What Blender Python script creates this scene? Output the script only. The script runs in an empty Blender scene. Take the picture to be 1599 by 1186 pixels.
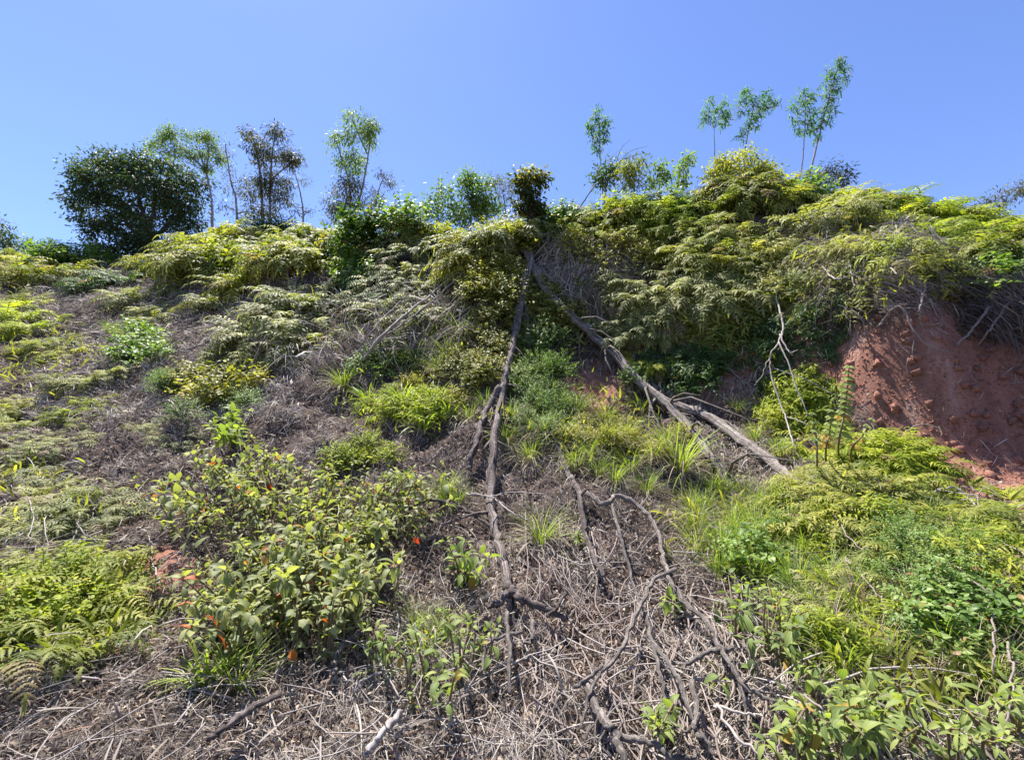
import bpy, math, random
import numpy as np
from mathutils import Vector
rng = np.random.default_rng(7); random.seed(7)
R = math.radians
scene = bpy.context.scene
COL = scene.collection

# ------------------------------------------------------------------ camera, sky, sun
PITCH = R(8.0); F = 733.0; CX, CY = 799.5, 593.0; CZ = 1.6
cam = bpy.data.cameras.new('camera'); cam.sensor_width = 36; cam.lens = 36*F/1599
cam.clip_end = 3000; cam.clip_start = 0.02
camo = bpy.data.objects.new('camera', cam); COL.objects.link(camo)
camo.location = (0, 0, CZ); camo.rotation_euler = (R(90)+PITCH, 0, 0)
scene.camera = camo
scene.render.resolution_x, scene.render.resolution_y = 1024, 759

SUN_EL, SUN_AZ = R(66), R(-38)          # azimuth measured from +Y (view direction), negative = left
sd = Vector((math.sin(SUN_AZ)*math.cos(SUN_EL), math.cos(SUN_AZ)*math.cos(SUN_EL), math.sin(SUN_EL)))
w = bpy.data.worlds.new('World'); scene.world = w; w.use_nodes = True
nt = w.node_tree; bg = nt.nodes['Background']
sky = nt.nodes.new('ShaderNodeTexSky'); sky.sky_type = 'NISHITA'; sky.sun_disc = False
sky.sun_elevation = SUN_EL; sky.sun_rotation = SUN_AZ
sky.air_density = 1.0; sky.dust_density = 0.25; sky.ozone_density = 2.0; sky.altitude = 100
tint = nt.nodes.new('ShaderNodeMix'); tint.data_type = 'RGBA'; tint.blend_type = 'MULTIPLY'; tint.inputs[0].default_value = 1
nt.links.new(sky.outputs[0], tint.inputs[6]); tint.inputs[7].default_value = (0.76, 0.81, 1.08, 1)
nt.links.new(tint.outputs[2], bg.inputs[0]); bg.inputs[1].default_value = 0.086
sl = bpy.data.lights.new('sun', 'SUN'); sl.energy = 5.0; sl.angle = R(0.53); sl.color = (1.0, 0.955, 0.89)
so = bpy.data.objects.new('sun', sl); COL.objects.link(so)
so.rotation_euler = sd.to_track_quat('Z', 'Y').to_euler()
scene.view_settings.view_transform = 'Standard'; scene.view_settings.look = 'None'
scene.view_settings.exposure = 1.40; scene.view_settings.gamma = 1.0
scene.cycles.max_bounces = 8; scene.cycles.transmission_bounces = 6; scene.cycles.diffuse_bounces = 6

# ------------------------------------------------------------------ numeric helpers
def vnoise(x, y, seed=0):
    xi = np.floor(x).astype(np.int64); yi = np.floor(y).astype(np.int64)
    fx = x-xi; fy = y-yi; fx = fx*fx*(3-2*fx); fy = fy*fy*(3-2*fy)
    def hsh(a, b):
        n = (a*374761393 + b*668265263 + seed*974634777) & 0xffffffff
        n = ((n ^ (n >> 13))*1274126177) & 0xffffffff
        return ((n ^ (n >> 16)) & 0xffff)/65535.0
    a = hsh(xi, yi); b = hsh(xi+1, yi); c = hsh(xi, yi+1); d = hsh(xi+1, yi+1)
    return (a*(1-fx)+b*fx)*(1-fy)+(c*(1-fx)+d*fx)*fy
def fbm(x, y, o=4, seed=0):
    s = 0; a = .5
    for i in range(o):
        s = s + a*(vnoise(x, y, seed+i)*2-1); x = x*2.03; y = y*2.03; a *= .5
    return s
def pix(px, py, d):
    px, py, d = np.broadcast_arrays(*[np.asarray(q, float) for q in (px, py, d)])
    r = (px-CX)/F; u = (CY-py)/F; c, s = math.cos(PITCH), math.sin(PITCH)
    return np.stack([d*r, d*(c-u*s), CZ+d*(s+u*c)], -1)
def topix(P):
    P = np.asarray(P, float); c, s = math.cos(PITCH), math.sin(PITCH)
    y = P[..., 1]; z = P[..., 2]-CZ
    d = y*c+z*s; u = -y*s+z*c
    return CX+F*P[..., 0]/d, CY-F*u/d, d
def unit(a):
    return a/np.maximum(np.linalg.norm(a, axis=-1, keepdims=True), 1e-9)

# ------------------------------------------------------------------ terrain: height as a function of bearing and distance
PROFILES = {
 -250: [(1186,1.5),(1000,2.1),(850,3.1),(740,4.8),(640,7.5),(540,11),(460,15),(410,19),(392,24)],
 0:    [(1186,1.45),(1000,2.0),(850,3.0),(740,4.4),(640,6.8),(540,9.6),(460,13),(410,17),(394,22)],
 200:  [(1186,1.45),(1000,2.0),(850,3.0),(740,4.2),(640,6.2),(540,8.6),(470,11.5),(430,14),(405,18)],
 330:  [(1186,1.45),(1000,2.0),(850,2.9),(740,4.0),(640,5.8),(540,8.0),(460,10.8),(400,12),(352,14)],
 480:  [(1186,1.5),(1000,2.1),(850,2.9),(740,3.9),(640,5.2),(560,6.7),(480,7.8),(410,9.0),(368,11)],
 640:  [(1186,1.5),(1000,2.1),(850,2.9),(740,3.8),(640,4.9),(560,5.9),(480,6.8),(410,7.7),(362,9.0)],
 800:  [(1186,1.5),(1000,2.1),(870,2.8),(760,3.6),(660,4.6),(560,5.3),(480,5.8),(400,6.4),(362,7.0)],
 960:  [(1186,1.5),(1000,2.0),(870,2.6),(760,3.4),(660,4.5),(560,5.3),(480,5.7),(400,6.2),(345,7.0)],
 1150: [(1186,1.4),(1000,1.9),(870,2.5),(760,3.3),(660,4.4),(560,4.9),(460,5.2),(380,5.8),(300,7.0)],
 1290: [(1186,1.35),(1000,1.8),(870,2.3),(770,2.9),(700,3.8),(600,4.25),(500,4.42),(425,4.7),(310,6.6)],
 1430: [(1186,1.3),(1000,1.7),(870,2.1),(790,2.6),(745,3.5),(600,3.66),(450,3.76),(405,4.15),(325,6.0)],
 1600: [(1186,1.25),(1000,1.65),(870,2.0),(810,2.4),(775,3.3),(620,3.44),(465,3.54),(425,3.95),(365,5.6)],
 1900: [(1186,1.2),(1000,1.6),(870,2.0),(810,2.4),(775,3.1),(620,3.24),(475,3.34),(435,3.8),(385,5.6)],
}
RG = np.concatenate([np.arange(0, 1.2, .1), np.arange(1.2, 9, .022), np.geomspace(9, 40, 110), np.geomspace(42, 1500, 30)])
azk = []; zk = []
for px in sorted(PROFILES):
    pr = PROFILES[px]
    P = pix([px]*len(pr), [a for a, _ in pr], [b for _, b in pr])
    r = np.hypot(P[:, 0], P[:, 1]); z = P[:, 2]
    az = math.atan2(P[5, 0], P[5, 1])
    rr = np.concatenate([[0, .7], r, [r[-1]+3, r[-1]+25, 300, 1500]])
    zz = np.concatenate([[0, .15], z, [z[-1]+.25, z[-1]-.5, 0, -20]])
    f = np.interp(RG, rr, zz)
    k = np.array([1, 4, 8, 10, 8, 4, 1.]); k /= k.sum()
    for _ in range(2):
        g = np.convolve(np.pad(f, 3, mode='edge'), k, 'valid'); f = g
    azk.append(az); zk.append(f)
azk = np.array(azk); zk = np.array(zk)
azk = np.concatenate([[-math.pi, -2.2], azk, [2.2, math.pi]])
flat = np.where(RG > 0, -.02*np.minimum(RG, 50), 0)
zk = np.concatenate([[flat, flat], zk, [flat, flat]])
AZG = np.concatenate([np.linspace(-math.pi, -1.05, 70, endpoint=False), np.linspace(-1.05, 1.05, 640, endpoint=False), np.linspace(1.05, math.pi, 71)])
def smoothcols(a):
    idx = np.clip(np.searchsorted(azk, a)-1, 0, len(azk)-2)
    t = (a-azk[idx])/(azk[idx+1]-azk[idx]); t = t*t*(3-2*t)*.6+t*.4
    return zk[idx]*(1-t)[:, None]+zk[idx+1]*t[:, None]
H = smoothcols(AZG)
AA, RR = np.meshgrid(AZG, RG, indexing='ij')
GX, GY = RR*np.sin(AA), RR*np.cos(AA)
amp = np.clip((RR-.8)/3, 0, 1)
H = H + amp*(.30*fbm(GX*.55+3, GY*.55, 3, 11)*np.clip(RR/8, .3, 1.2) + .15*(1+.9*np.exp(-((RR-6)/2.2)**2))*fbm(GX*2.1, GY*2.1, 3, 5) + .085*fbm(GX*6, GY*6, 3, 9))
def hgt(x, y):
    x = np.asarray(x, float); y = np.asarray(y, float)
    a = np.arctan2(x, y); r = np.hypot(x, y)
    i = np.clip(np.searchsorted(AZG, a)-1, 0, len(AZG)-2); j = np.clip(np.searchsorted(RG, r)-1, 0, len(RG)-2)
    s = np.clip((a-AZG[i])/(AZG[i+1]-AZG[i]), 0, 1); t = np.clip((r-RG[j])/(RG[j+1]-RG[j]), 0, 1)
    return (H[i, j]*(1-s)+H[i+1, j]*s)*(1-t)+(H[i, j+1]*(1-s)+H[i+1, j+1]*s)*t
def nrm(x, y, e=.08):
    x = np.asarray(x, float); y = np.asarray(y, float)
    dx = (hgt(x+e, y)-hgt(x-e, y))/(2*e); dy = (hgt(x, y+e)-hgt(x, y-e))/(2*e)
    return unit(np.stack([-dx, -dy, np.ones_like(dx)], -1))
# first hit of each line of sight with the ground, used to find where things stand
GPX = np.arange(-800, 2500, 6.0); GPY = np.arange(200, 1500, 5.0)
DT = np.concatenate([np.arange(.7, 9, .03), np.geomspace(9, 45, 90)])
DEP = np.full((len(GPX), len(GPY)), 1e9)
for i, gx in enumerate(GPX):
    P = pix(gx, GPY[:, None], DT[None, :])
    below = P[..., 2] < hgt(P[..., 0], P[..., 1])
    hit = below.any(1); k = below.argmax(1)
    DEP[i] = np.where(hit, DT[k], 1e9)
def ground(px, py):
    """points of the ground seen at the picture position; rows above the skyline fall on the crest"""
    px = np.atleast_1d(np.asarray(px, float)); py = np.atleast_1d(np.asarray(py, float))
    i = np.clip(np.round((px-GPX[0])/6).astype(int), 0, len(GPX)-1)
    j = np.clip(np.round((py-GPY[0])/5).astype(int), 0, len(GPY)-1)
    first = (DEP < 1e8).argmax(1)
    j = np.maximum(j, first[i])
    d = DEP[i, j]; yy = np.maximum(py, GPY[first[i]])
    P = pix(px, yy, d)
    P[:, 2] = hgt(P[:, 0], P[:, 1])
    return P

# ------------------------------------------------------------------ mesh building
class MB:
    def __init__(s): s.V = []; s.Q = []; s.A = []; s.n = 0
    def add(s, V, Q, A=None):
        if A is None: A = np.tile([.5, 0, .5, .5], (len(V), 1))
        s.V.append(V); s.Q.append(Q+s.n); s.A.append(A); s.n += len(V)
    def arrays(s): return np.concatenate(s.V), np.concatenate(s.Q), np.concatenate(s.A)
    def mesh(s, name, mat, smooth=True): return mkmesh(name, *s.arrays(), mat, smooth)
def mkmesh(name, V, Q, A, mat, smooth=True):
    me = bpy.data.meshes.new(name); n, m = len(V), len(Q)
    me.vertices.add(n); me.vertices.foreach_set('co', np.ascontiguousarray(V, np.float32).ravel())
    me.loops.add(m*4); me.loops.foreach_set('vertex_index', np.ascontiguousarray(Q, np.int32).ravel())
    me.polygons.add(m); me.polygons.foreach_set('loop_start', np.arange(0, 4*m, 4, dtype=np.int32))
    me.polygons.foreach_set('loop_total', np.full(m, 4, np.int32))
    if smooth: me.polygons.foreach_set('use_smooth', np.ones(m, bool))
    at = me.attributes.new('leaf', 'FLOAT_COLOR', 'POINT')
    at.data.foreach_set('color', np.ascontiguousarray(A, np.float32).ravel())
    me.update(calc_edges=True); me.materials.append(mat)
    return me
def tag(o, label=None, cat=None, group=None, kind=None):
    if label: o['label'] = label
    if cat: o['category'] = cat
    if group: o['group'] = group
    if kind: o['kind'] = kind
    return o
def link(name, me, parent=None, loc=None):
    o = bpy.data.objects.new(name, me); COL.objects.link(o)
    if parent is not None: o.parent = parent
    if loc is not None: o.location = loc
    return o
def empty(name, loc): 
    o = bpy.data.objects.new(name, None); COL.objects.link(o); o.location = loc; o.empty_display_size = .1
    return o
def strip(L, W, n, droop=0.6, fold=0.25, shape='leaf', zig=0.0, across=3, dead=0.0):
    t = np.linspace(0, 1, n+1)
    if shape == 'point': wd = np.sin(np.pi*t**.62)**1.15
    elif shape == 'leaf': wd = np.sin(np.pi*np.clip(t, 0, 1)**.75)**.8
    elif shape == 'lance': wd = np.sin(np.pi*t**.6)**.7
    elif shape == 'blade': wd = np.clip(1-t, 0, 1)**.5*np.clip(.5+2*t, 0, 1)
    else: wd = np.ones_like(t)
    wd = np.maximum(wd, .06)*W/2
    if zig: wd = wd*np.where(np.arange(n+1) % 2 == 0, 1-zig, 1.0)
    th = -droop*(t**1.1); ds = L/n
    y = np.concatenate([[0], np.cumsum(np.cos((th[1:]+th[:-1])/2)*ds)]); z = np.concatenate([[0], np.cumsum(np.sin((th[1:]+th[:-1])/2)*ds)])
    if across == 3:
        V = np.stack([np.stack([-wd, y, z+fold*wd], -1), np.stack([0*wd, y, z], -1), np.stack([wd, y, z+fold*wd], -1)], 1)
        u = np.array([0, .5, 1.])
    else:
        V = np.stack([np.stack([-wd, y, z], -1), np.stack([wd, y, z], -1)], 1); u = np.array([0, 1.])
    k = V.shape[1]
    A = np.zeros((n+1, k, 4)); A[..., 0] = .5; A[..., 1] = dead; A[..., 2] = u; A[..., 3] = t[:, None]
    q = []
    for i in range(n):
        for j in range(k-1): q.append([i*k+j, i*k+j+1, (i+1)*k+j+1, (i+1)*k+j])
    return V.reshape(-1, 3), np.array(q), A.reshape(-1, 4)
def frames(P, D, N, S, roll=None):
    D = unit(D); X = unit(np.cross(D, N)); Z = np.cross(X, D)
    if roll is not None:
        c, s = np.cos(roll)[:, None], np.sin(roll)[:, None]; X, Z = X*c+Z*s, Z*c-X*s
    return P, X, D, Z, np.broadcast_to(np.asarray(S, float), (len(P),))
def inst(mb, proto, P, D, N, S, rnd=None, dead=None, roll=None):
    V, Q, A = proto; P, X, Y, Z, S = frames(P, D, N, S, roll); k = len(P)
    if k == 0: return
    W = (V[None, :, 0:1]*X[:, None]+V[None, :, 1:2]*Y[:, None]+V[None, :, 2:3]*Z[:, None])*S[:, None, None]+P[:, None]
    AA_ = np.repeat(A[None], k, 0)
    if rnd is not None: AA_[..., 0] = np.clip(AA_[..., 0]-.5+rnd[:, None], 0, 1)
    if dead is not None: AA_[..., 1] = np.maximum(AA_[..., 1], dead[:, None])
    QQ = (Q[None]+(np.arange(k)*len(V))[:, None, None]).reshape(-1, 4)
    mb.add(W.reshape(-1, 3), QQ, AA_.reshape(-1, 4))
def catmull(P, m=6):
    P = np.asarray(P, float)
    if len(P) < 3: 
        t = np.linspace(0, 1, m+1)[:, None]; return P[0]*(1-t)+P[1]*t
    Q = np.concatenate([[2*P[0]-P[1]], P, [2*P[-1]-P[-2]]]); out = []
    for i in range(1, len(Q)-2):
        for t in np.linspace(0, 1, m, endpoint=False):
            out.append(.5*((2*Q[i])+(-Q[i-1]+Q[i+1])*t+(2*Q[i-1]-5*Q[i]+4*Q[i+1]-Q[i+2])*t*t+(-Q[i-1]+3*Q[i]-3*Q[i+1]+Q[i+2])*t**3))
    out.append(Q[-2]); return np.array(out)
def tube(mb, P, rad, sides=6, rough=0.0, rnd=.5):
    P = np.asarray(P, float); n = len(P); rad = np.broadcast_to(np.asarray(rad, float), (n,))
    if rad[-1] > .002 and sides > 4:      # closed, broken-off ends
        a_ = unit(P[0]-P[1])*rad[0]; b_ = unit(P[-1]-P[-2])*rad[-1]
        P = np.concatenate([[P[0]+a_*.5], P, [P[-1]+b_*.7, P[-1]+b_*1.0]]); rad = np.concatenate([[rad[0]*.02], rad, [rad[-1]*.6, rad[-1]*.02]]); n += 3
    T = unit(np.gradient(P, axis=0)); up = np.array([.31, .27, .91]); X = unit(np.cross(T, up)); Y = np.cross(T, X)
    a = np.linspace(0, 2*np.pi, sides, endpoint=False)
    rr = rad[:, None]*np.ones((n, sides))
    if rough:
        rid = rng.normal(0, 1, (1, sides)); rid2 = rng.normal(0, 1, (n, sides))
        rr = rr*(1+rough*(.7*rid+.5*rid2))
    V = P[:, None]+rr[..., None]*(np.cos(a)[None, :, None]*X[:, None]+np.sin(a)[None, :, None]*Y[:, None])
    i = np.arange(n-1)[:, None]*sides; j = np.arange(sides)[None]; j2 = (j+1) % sides
    Q = np.stack([i+j, i+j2, i+sides+j2, i+sides+j], -1).reshape(-1, 4)
    A = np.zeros((n, sides, 4)); A[..., 0] = rnd; A[..., 2] = (np.arange(sides)/sides)[None]; A[..., 3] = np.linspace(0, 1, n)[:, None]
    mb.add(V.reshape(-1, 3), Q, A.reshape(-1, 4))
def wig(P, amp):
    P = np.array(P); n = len(P); k = rng.normal(0, amp, P.shape); k[0] = 0
    return P+k

# ------------------------------------------------------------------ materials
def newmat(name):
    m = bpy.data.materials.new(name); m.use_nodes = True; t = m.node_tree
    return m, t, t.nodes['Principled BSDF'], t.nodes['Material Output']
def N_(t, typ, **k):
    n = t.nodes.new(typ)
    for a, b in k.items(): setattr(n, a, b)
    return n
def ramp(t, stops, fac):
    r = t.nodes.new('ShaderNodeValToRGB'); e = r.color_ramp.elements
    e[0].position, e[0].color = stops[0][0], (*stops[0][1], 1); e[1].position, e[1].color = stops[-1][0], (*stops[-1][1], 1)
    for p, c in stops[1:-1]:
        x = e.new(p); x.color = (*c, 1)
    t.links.new(fac, r.inputs[0]); return r.outputs[0]
def leafmat(name, dark, mid, light, gain=1.0, dead=(.30, .17, .07), trans=.38, rough=.42, spec=.5, veins=False, objvar=.5, tcol=(1.25, 1.35, .45)):
    dark, mid, light = [tuple(min(.55, c*gain*(k+.1*(1-i/1.0)*0)) for i, c in enumerate(col)) for col, k in ((dark, .75), (mid, 1.0), (light, 1.12))]
    m, t, b, out = newmat(name); L = t.links
    at = N_(t, 'ShaderNodeAttribute', attribute_name='leaf'); sep = N_(t, 'ShaderNodeSeparateColor'); L.new(at.outputs['Color'], sep.inputs[0])
    oi = N_(t, 'ShaderNodeObjectInfo')
    a1 = N_(t, 'ShaderNodeMath', operation='MULTIPLY_ADD'); L.new(oi.outputs['Random'], a1.inputs[0]); a1.inputs[1].default_value = objvar; a1.inputs[2].default_value = -objvar/2
    a2 = N_(t, 'ShaderNodeMath', operation='ADD', use_clamp=True); L.new(a1.outputs[0], a2.inputs[0]); L.new(sep.outputs[0], a2.inputs[1])
    c = ramp(t, [(0, dark), (.5, mid), (1, light)], a2.outputs[0])
    if veins:
        u = N_(t, 'ShaderNodeMath', operation='SUBTRACT'); L.new(sep.outputs[2], u.inputs[0]); u.inputs[1].default_value = .5
        ab = N_(t, 'ShaderNodeMath', operation='ABSOLUTE'); L.new(u.outputs[0], ab.inputs[0])
        pp = N_(t, 'ShaderNodeMath', operation='PINGPONG'); L.new(ab.outputs[0], pp.inputs[0]); pp.inputs[1].default_value = .14
        lt = N_(t, 'ShaderNodeMath', operation='LESS_THAN'); L.new(pp.outputs[0], lt.inputs[0]); lt.inputs[1].default_value = .03
        mx = N_(t, 'ShaderNodeMix', data_type='RGBA', blend_type='MULTIPLY'); L.new(lt.outputs[0], mx.inputs[0]); L.new(c, mx.inputs[6]); mx.inputs[7].default_value = (.62, .7, .6, 1); c = mx.outputs[2]
    md = N_(t, 'ShaderNodeMix', data_type='RGBA'); L.new(sep.outputs[1], md.inputs[0]); L.new(c, md.inputs[6]); md.inputs[7].default_value = (*dead, 1); c = md.outputs[2]
    L.new(c, b.inputs['Base Color']); b.inputs['Roughness'].default_value = rough; b.inputs['Specular IOR Level'].default_value = spec
    tr = N_(t, 'ShaderNodeBsdfTranslucent'); tm = N_(t, 'ShaderNodeMix', data_type='RGBA', blend_type='MULTIPLY'); tm.inputs[0].default_value = 1
    L.new(c, tm.inputs[6]); tm.inputs[7].default_value = (*tcol, 1); L.new(tm.outputs[2], tr.inputs[0])
    ms = N_(t, 'ShaderNodeMixShader'); ms.inputs[0].default_value = trans; L.new(b.outputs[0], ms.inputs[1]); L.new(tr.outputs[0], ms.inputs[2]); L.new(ms.outputs[0], out.inputs[0])
    return m
def woodmat(name, c1, c2, scale=14, rough=.85, bump=.6, c3=None):
    m, t, b, out = newmat(name); L = t.links
    tc = N_(t, 'ShaderNodeTexCoord'); n = N_(t, 'ShaderNodeTexNoise'); n.inputs['Scale'].default_value = scale; n.inputs['Detail'].default_value = 7; n.inputs['Roughness'].default_value = .7
    L.new(tc.outputs['Object'], n.inputs['Vector'])
    at = N_(t, 'ShaderNodeAttribute', attribute_name='leaf'); sep = N_(t, 'ShaderNodeSeparateColor'); L.new(at.outputs['Color'], sep.inputs[0])
    cmb = N_(t, 'ShaderNodeCombineXYZ'); mu = N_(t, 'ShaderNodeMath', operation='MULTIPLY'); L.new(sep.outputs[2], mu.inputs[0]); mu.inputs[1].default_value = 22
    mv = N_(t, 'ShaderNodeMath', operation='MULTIPLY'); L.new(at.outputs['Alpha'], mv.inputs[0]); mv.inputs[1].default_value = 9
    L.new(mu.outputs[0], cmb.inputs[0]); L.new(mv.outputs[0], cmb.inputs[1])
    n2 = N_(t, 'ShaderNodeTexNoise'); n2.inputs['Scale'].default_value = 1; n2.inputs['Detail'].default_value = 5; L.new(cmb.outputs[0], n2.inputs['Vector'])
    ad = N_(t, 'ShaderNodeMath', operation='MULTIPLY_ADD'); L.new(n2.outputs[0], ad.inputs[0]); ad.inputs[1].default_value = .6
    hf = N_(t, 'ShaderNodeMath', operation='MULTIPLY'); L.new(n.outputs[0], hf.inputs[0]); hf.inputs[1].default_value = .6; L.new(hf.outputs[0], ad.inputs[2])
    st = [(.35, c1), (.72, c2)] if c3 is None else [(.35, c1), (.6, c3), (.75, c2)]
    L.new(ramp(t, st, ad.outputs[0]), b.inputs['Base Color'])
    b.inputs['Roughness'].default_value = rough; b.inputs['Specular IOR Level'].default_value = .25
    bp = N_(t, 'ShaderNodeBump'); bp.inputs['Strength'].default_value = bump; bp.inputs['Distance'].default_value = .02; L.new(ad.outputs[0], bp.inputs['Height']); L.new(bp.outputs[0], b.inputs['Normal'])
    return m
M = {}
M['fern'] = leafmat('fern_fronds', (.085, .12, .022), (.195, .21, .045), (.33, .30, .075), dead=(.30, .22, .12), trans=.48, rough=.55, spec=.25, objvar=.45, gain=1.3)
M['fern_bright'] = leafmat('fern_fronds_bright', (.12, .18, .018), (.235, .28, .030), (.37, .37, .05), dead=(.30, .22, .12), trans=.5, rough=.55, spec=.22, objvar=.4, gain=1.2)
M['fern_olive'] = leafmat('fern_fronds_olive', (.10, .12, .045), (.19, .20, .075), (.30, .29, .12), dead=(.28, .21, .13), trans=.42, rough=.55, spec=.25, objvar=.4, gain=1.3)
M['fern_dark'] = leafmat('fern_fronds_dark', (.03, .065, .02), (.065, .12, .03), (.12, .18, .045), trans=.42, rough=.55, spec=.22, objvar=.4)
M['vine'] = leafmat('vine_leaves', (.09, .11, .02), (.20, .20, .04), (.34, .30, .075), dead=(.32, .16, .04), trans=.45, rough=.5, spec=.25, objvar=.4, gain=1.25)
M['smallleaf'] = leafmat('small_leaves', (.065, .13, .03), (.14, .22, .05), (.25, .32, .10), trans=.46, rough=.46, spec=.3, objvar=.3, gain=1.15)
M['shrub'] = leafmat('shrub_leaves', (.10, .125, .06), (.205, .225, .10), (.35, .34, .15), dead=(.42, .09, .025), trans=.44, rough=.55, spec=.25, veins=True, objvar=.1, tcol=(1.35, 1.45, .45), gain=1.2)
M['shrub_green'] = leafmat('shrub_leaves_green', (.10, .15, .05), (.20, .26, .08), (.33, .37, .11), dead=(.42, .26, .04), trans=.46, rough=.55, spec=.25, veins=True, objvar=.2, tcol=(1.35, 1.45, .45))
M['fern_shaded'] = leafmat('fern_fronds_shaded', (.045, .042, .032), (.085, .085, .055), (.13, .14, .08), trans=.3, rough=.7, spec=.15, objvar=.4)  # dry grey-brown fronds, colour darkened to stand in for the hollow's shade
M['vine_dark'] = leafmat('dark_vine_leaves', (.02, .035, .015), (.05, .07, .02), (.12, .13, .035), dead=(.3, .14, .04), trans=.35, rough=.5, spec=.25, objvar=.1)
M['redleaf'] = leafmat('withered_red_leaf', (.32, .05, .02), (.45, .09, .03), (.5, .22, .05), trans=.5, rough=.5, spec=.3, veins=True, objvar=.4, tcol=(1.4, .8, .5))
M['grass'] = leafmat('green_grass', (.09, .15, .025), (.19, .26, .045), (.32, .37, .08), dead=(.36, .29, .17), trans=.48, rough=.5, spec=.3, objvar=.3, gain=1.1)
M['drygrass'] = leafmat('dry_grass', (.20, .165, .11), (.34, .28, .195), (.48, .41, .29), trans=.25, rough=.6, spec=.25, objvar=.2, tcol=(1.1, 1, .8))
M['straw'] = leafmat('dead_straw', (.09, .07, .058), (.26, .215, .18), (.50, .44, .375), dead=(.24, .12, .07), trans=.12, rough=.65, spec=.22, objvar=0, tcol=(1, .95, .9))
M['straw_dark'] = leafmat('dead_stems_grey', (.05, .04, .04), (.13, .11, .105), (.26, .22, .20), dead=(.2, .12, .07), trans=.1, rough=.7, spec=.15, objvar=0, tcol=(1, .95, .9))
M['litter'] = leafmat('leaf_litter', (.10, .074, .06), (.24, .19, .15), (.42, .34, .25), trans=.15, rough=.7, spec=.2, objvar=0, tcol=(1.1, .9, .7))
M['tree_dark'] = leafmat('tree_leaves_dark', (.03, .055, .030), (.065, .105, .052), (.12, .17, .08), trans=.36, rough=.55, spec=.2, objvar=0)
M['tree_pale'] = leafmat('tree_leaves_pale', (.07, .12, .025), (.15, .22, .045), (.26, .34, .075), trans=.48, rough=.5, spec=.25, objvar=0, gain=1.15)
M['tree_gum'] = leafmat('gum_tree_leaves', (.055, .065, .040), (.11, .115, .065), (.20, .17, .10), dead=(.22, .13, .08), trans=.36, rough=.55, spec=.25, objvar=.1)
M['tree_blue'] = leafmat('sapling_leaves', (.04, .11, .05), (.09, .19, .08), (.17, .29, .10), trans=.5, rough=.5, spec=.25, objvar=.2)
M['bark'] = woodmat('grey_bark', (.055, .043, .038), (.40, .35, .31), 26, c3=(.19, .16, .14), bump=1.0)
M['bark_dark'] = woodmat('dark_bark', (.03, .023, .021), (.30, .255, .23), 26, c3=(.115, .09, .08), bump=1.0)
M['twig'] = woodmat('pale_twig', (.20, .17, .15), (.52, .47, .43), 30, bump=.3)
M['twig_grey'] = woodmat('weathered_twig', (.15, .125, .11), (.42, .37, .33), 30, bump=.3)
M['twig_brown'] = woodmat('brown_twig', (.10, .075, .065), (.30, .24, .21), 30, bump=.3)
M['stem'] = woodmat('green_brown_stem', (.07, .06, .03), (.22, .17, .09), 30, bump=.3)
M['trunk_pale'] = woodmat('pale_trunk', (.14, .12, .10), (.36, .32, .28), 9, bump=.3)

# ground material
gm, t, b, out = newmat('soil'); L = t.links
tc = N_(t, 'ShaderNodeTexCoord')
n1 = N_(t, 'ShaderNodeTexNoise'); n1.inputs['Scale'].default_value = 3.2; n1.inputs['Detail'].default_value = 8; n1.inputs['Roughness'].default_value = .7; L.new(tc.outputs['Object'], n1.inputs['Vector'])
n2 = N_(t, 'ShaderNodeTexNoise'); n2.inputs['Scale'].default_value = 45; n2.inputs['Detail'].default_value = 6; n2.inputs['Roughness'].default_value = .75; L.new(tc.outputs['Object'], n2.inputs['Vector'])
mx = N_(t, 'ShaderNodeMath', operation='ADD'); L.new(n1.outputs[0], mx.inputs[0]); L.new(n2.outputs[0], mx.inputs[1])
hf = N_(t, 'ShaderNodeMath', operation='MULTIPLY'); L.new(mx.outputs[0], hf.inputs[0]); hf.inputs[1].default_value = .5
soil = ramp(t, [(.38, (.035, .024, .021)), (.5, (.075, .053, .045)), (.62, (.15, .11, .093))], hf.outputs[0])
mp = N_(t, 'ShaderNodeMapping'); mp.inputs['Scale'].default_value = (3.0, 3.0, .7); L.new(tc.outputs['Object'], mp.inputs['Vector'])
n3 = N_(t, 'ShaderNodeTexNoise'); n3.inputs['Scale'].default_value = 1.6; n3.inputs['Detail'].default_value = 9; n3.inputs['Roughness'].default_value = .62; L.new(mp.outputs[0], n3.inputs['Vector'])
a3 = N_(t, 'ShaderNodeMath', operation='MULTIPLY_ADD'); L.new(n2.outputs[0], a3.inputs[0]); a3.inputs[1].default_value = .35; 
h3 = N_(t, 'ShaderNodeMath', operation='MULTIPLY'); L.new(n3.outputs[0], h3.inputs[0]); h3.inputs[1].default_value = .65; L.new(h3.outputs[0], a3.inputs[2])
clay = ramp(t, [(.30, (.15, .08, .064)), (.44, (.285, .135, .095)), (.54, (.37, .175, .12)), (.66, (.46, .33, .27))], a3.outputs[0])
at = N_(t, 'ShaderNodeAttribute', attribute_name='leaf'); sep = N_(t, 'ShaderNodeSeparateColor'); L.new(at.outputs['Color'], sep.inputs[0])
mc = N_(t, 'ShaderNodeMix', data_type='RGBA'); L.new(sep.outputs[0], mc.inputs[0]); L.new(soil, mc.inputs[6]); L.new(clay, mc.inputs[7])
L.new(mc.outputs[2], b.inputs['Base Color']); b.inputs['Roughness'].default_value = .95; b.inputs['Specular IOR Level'].default_value = .15
bp = N_(t, 'ShaderNodeBump'); bp.inputs['Strength'].default_value = 1.0; bp.inputs['Distance'].default_value = .05; L.new(a3.outputs[0], bp.inputs['Height']); L.new(bp.outputs[0], b.inputs['Normal'])

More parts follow.
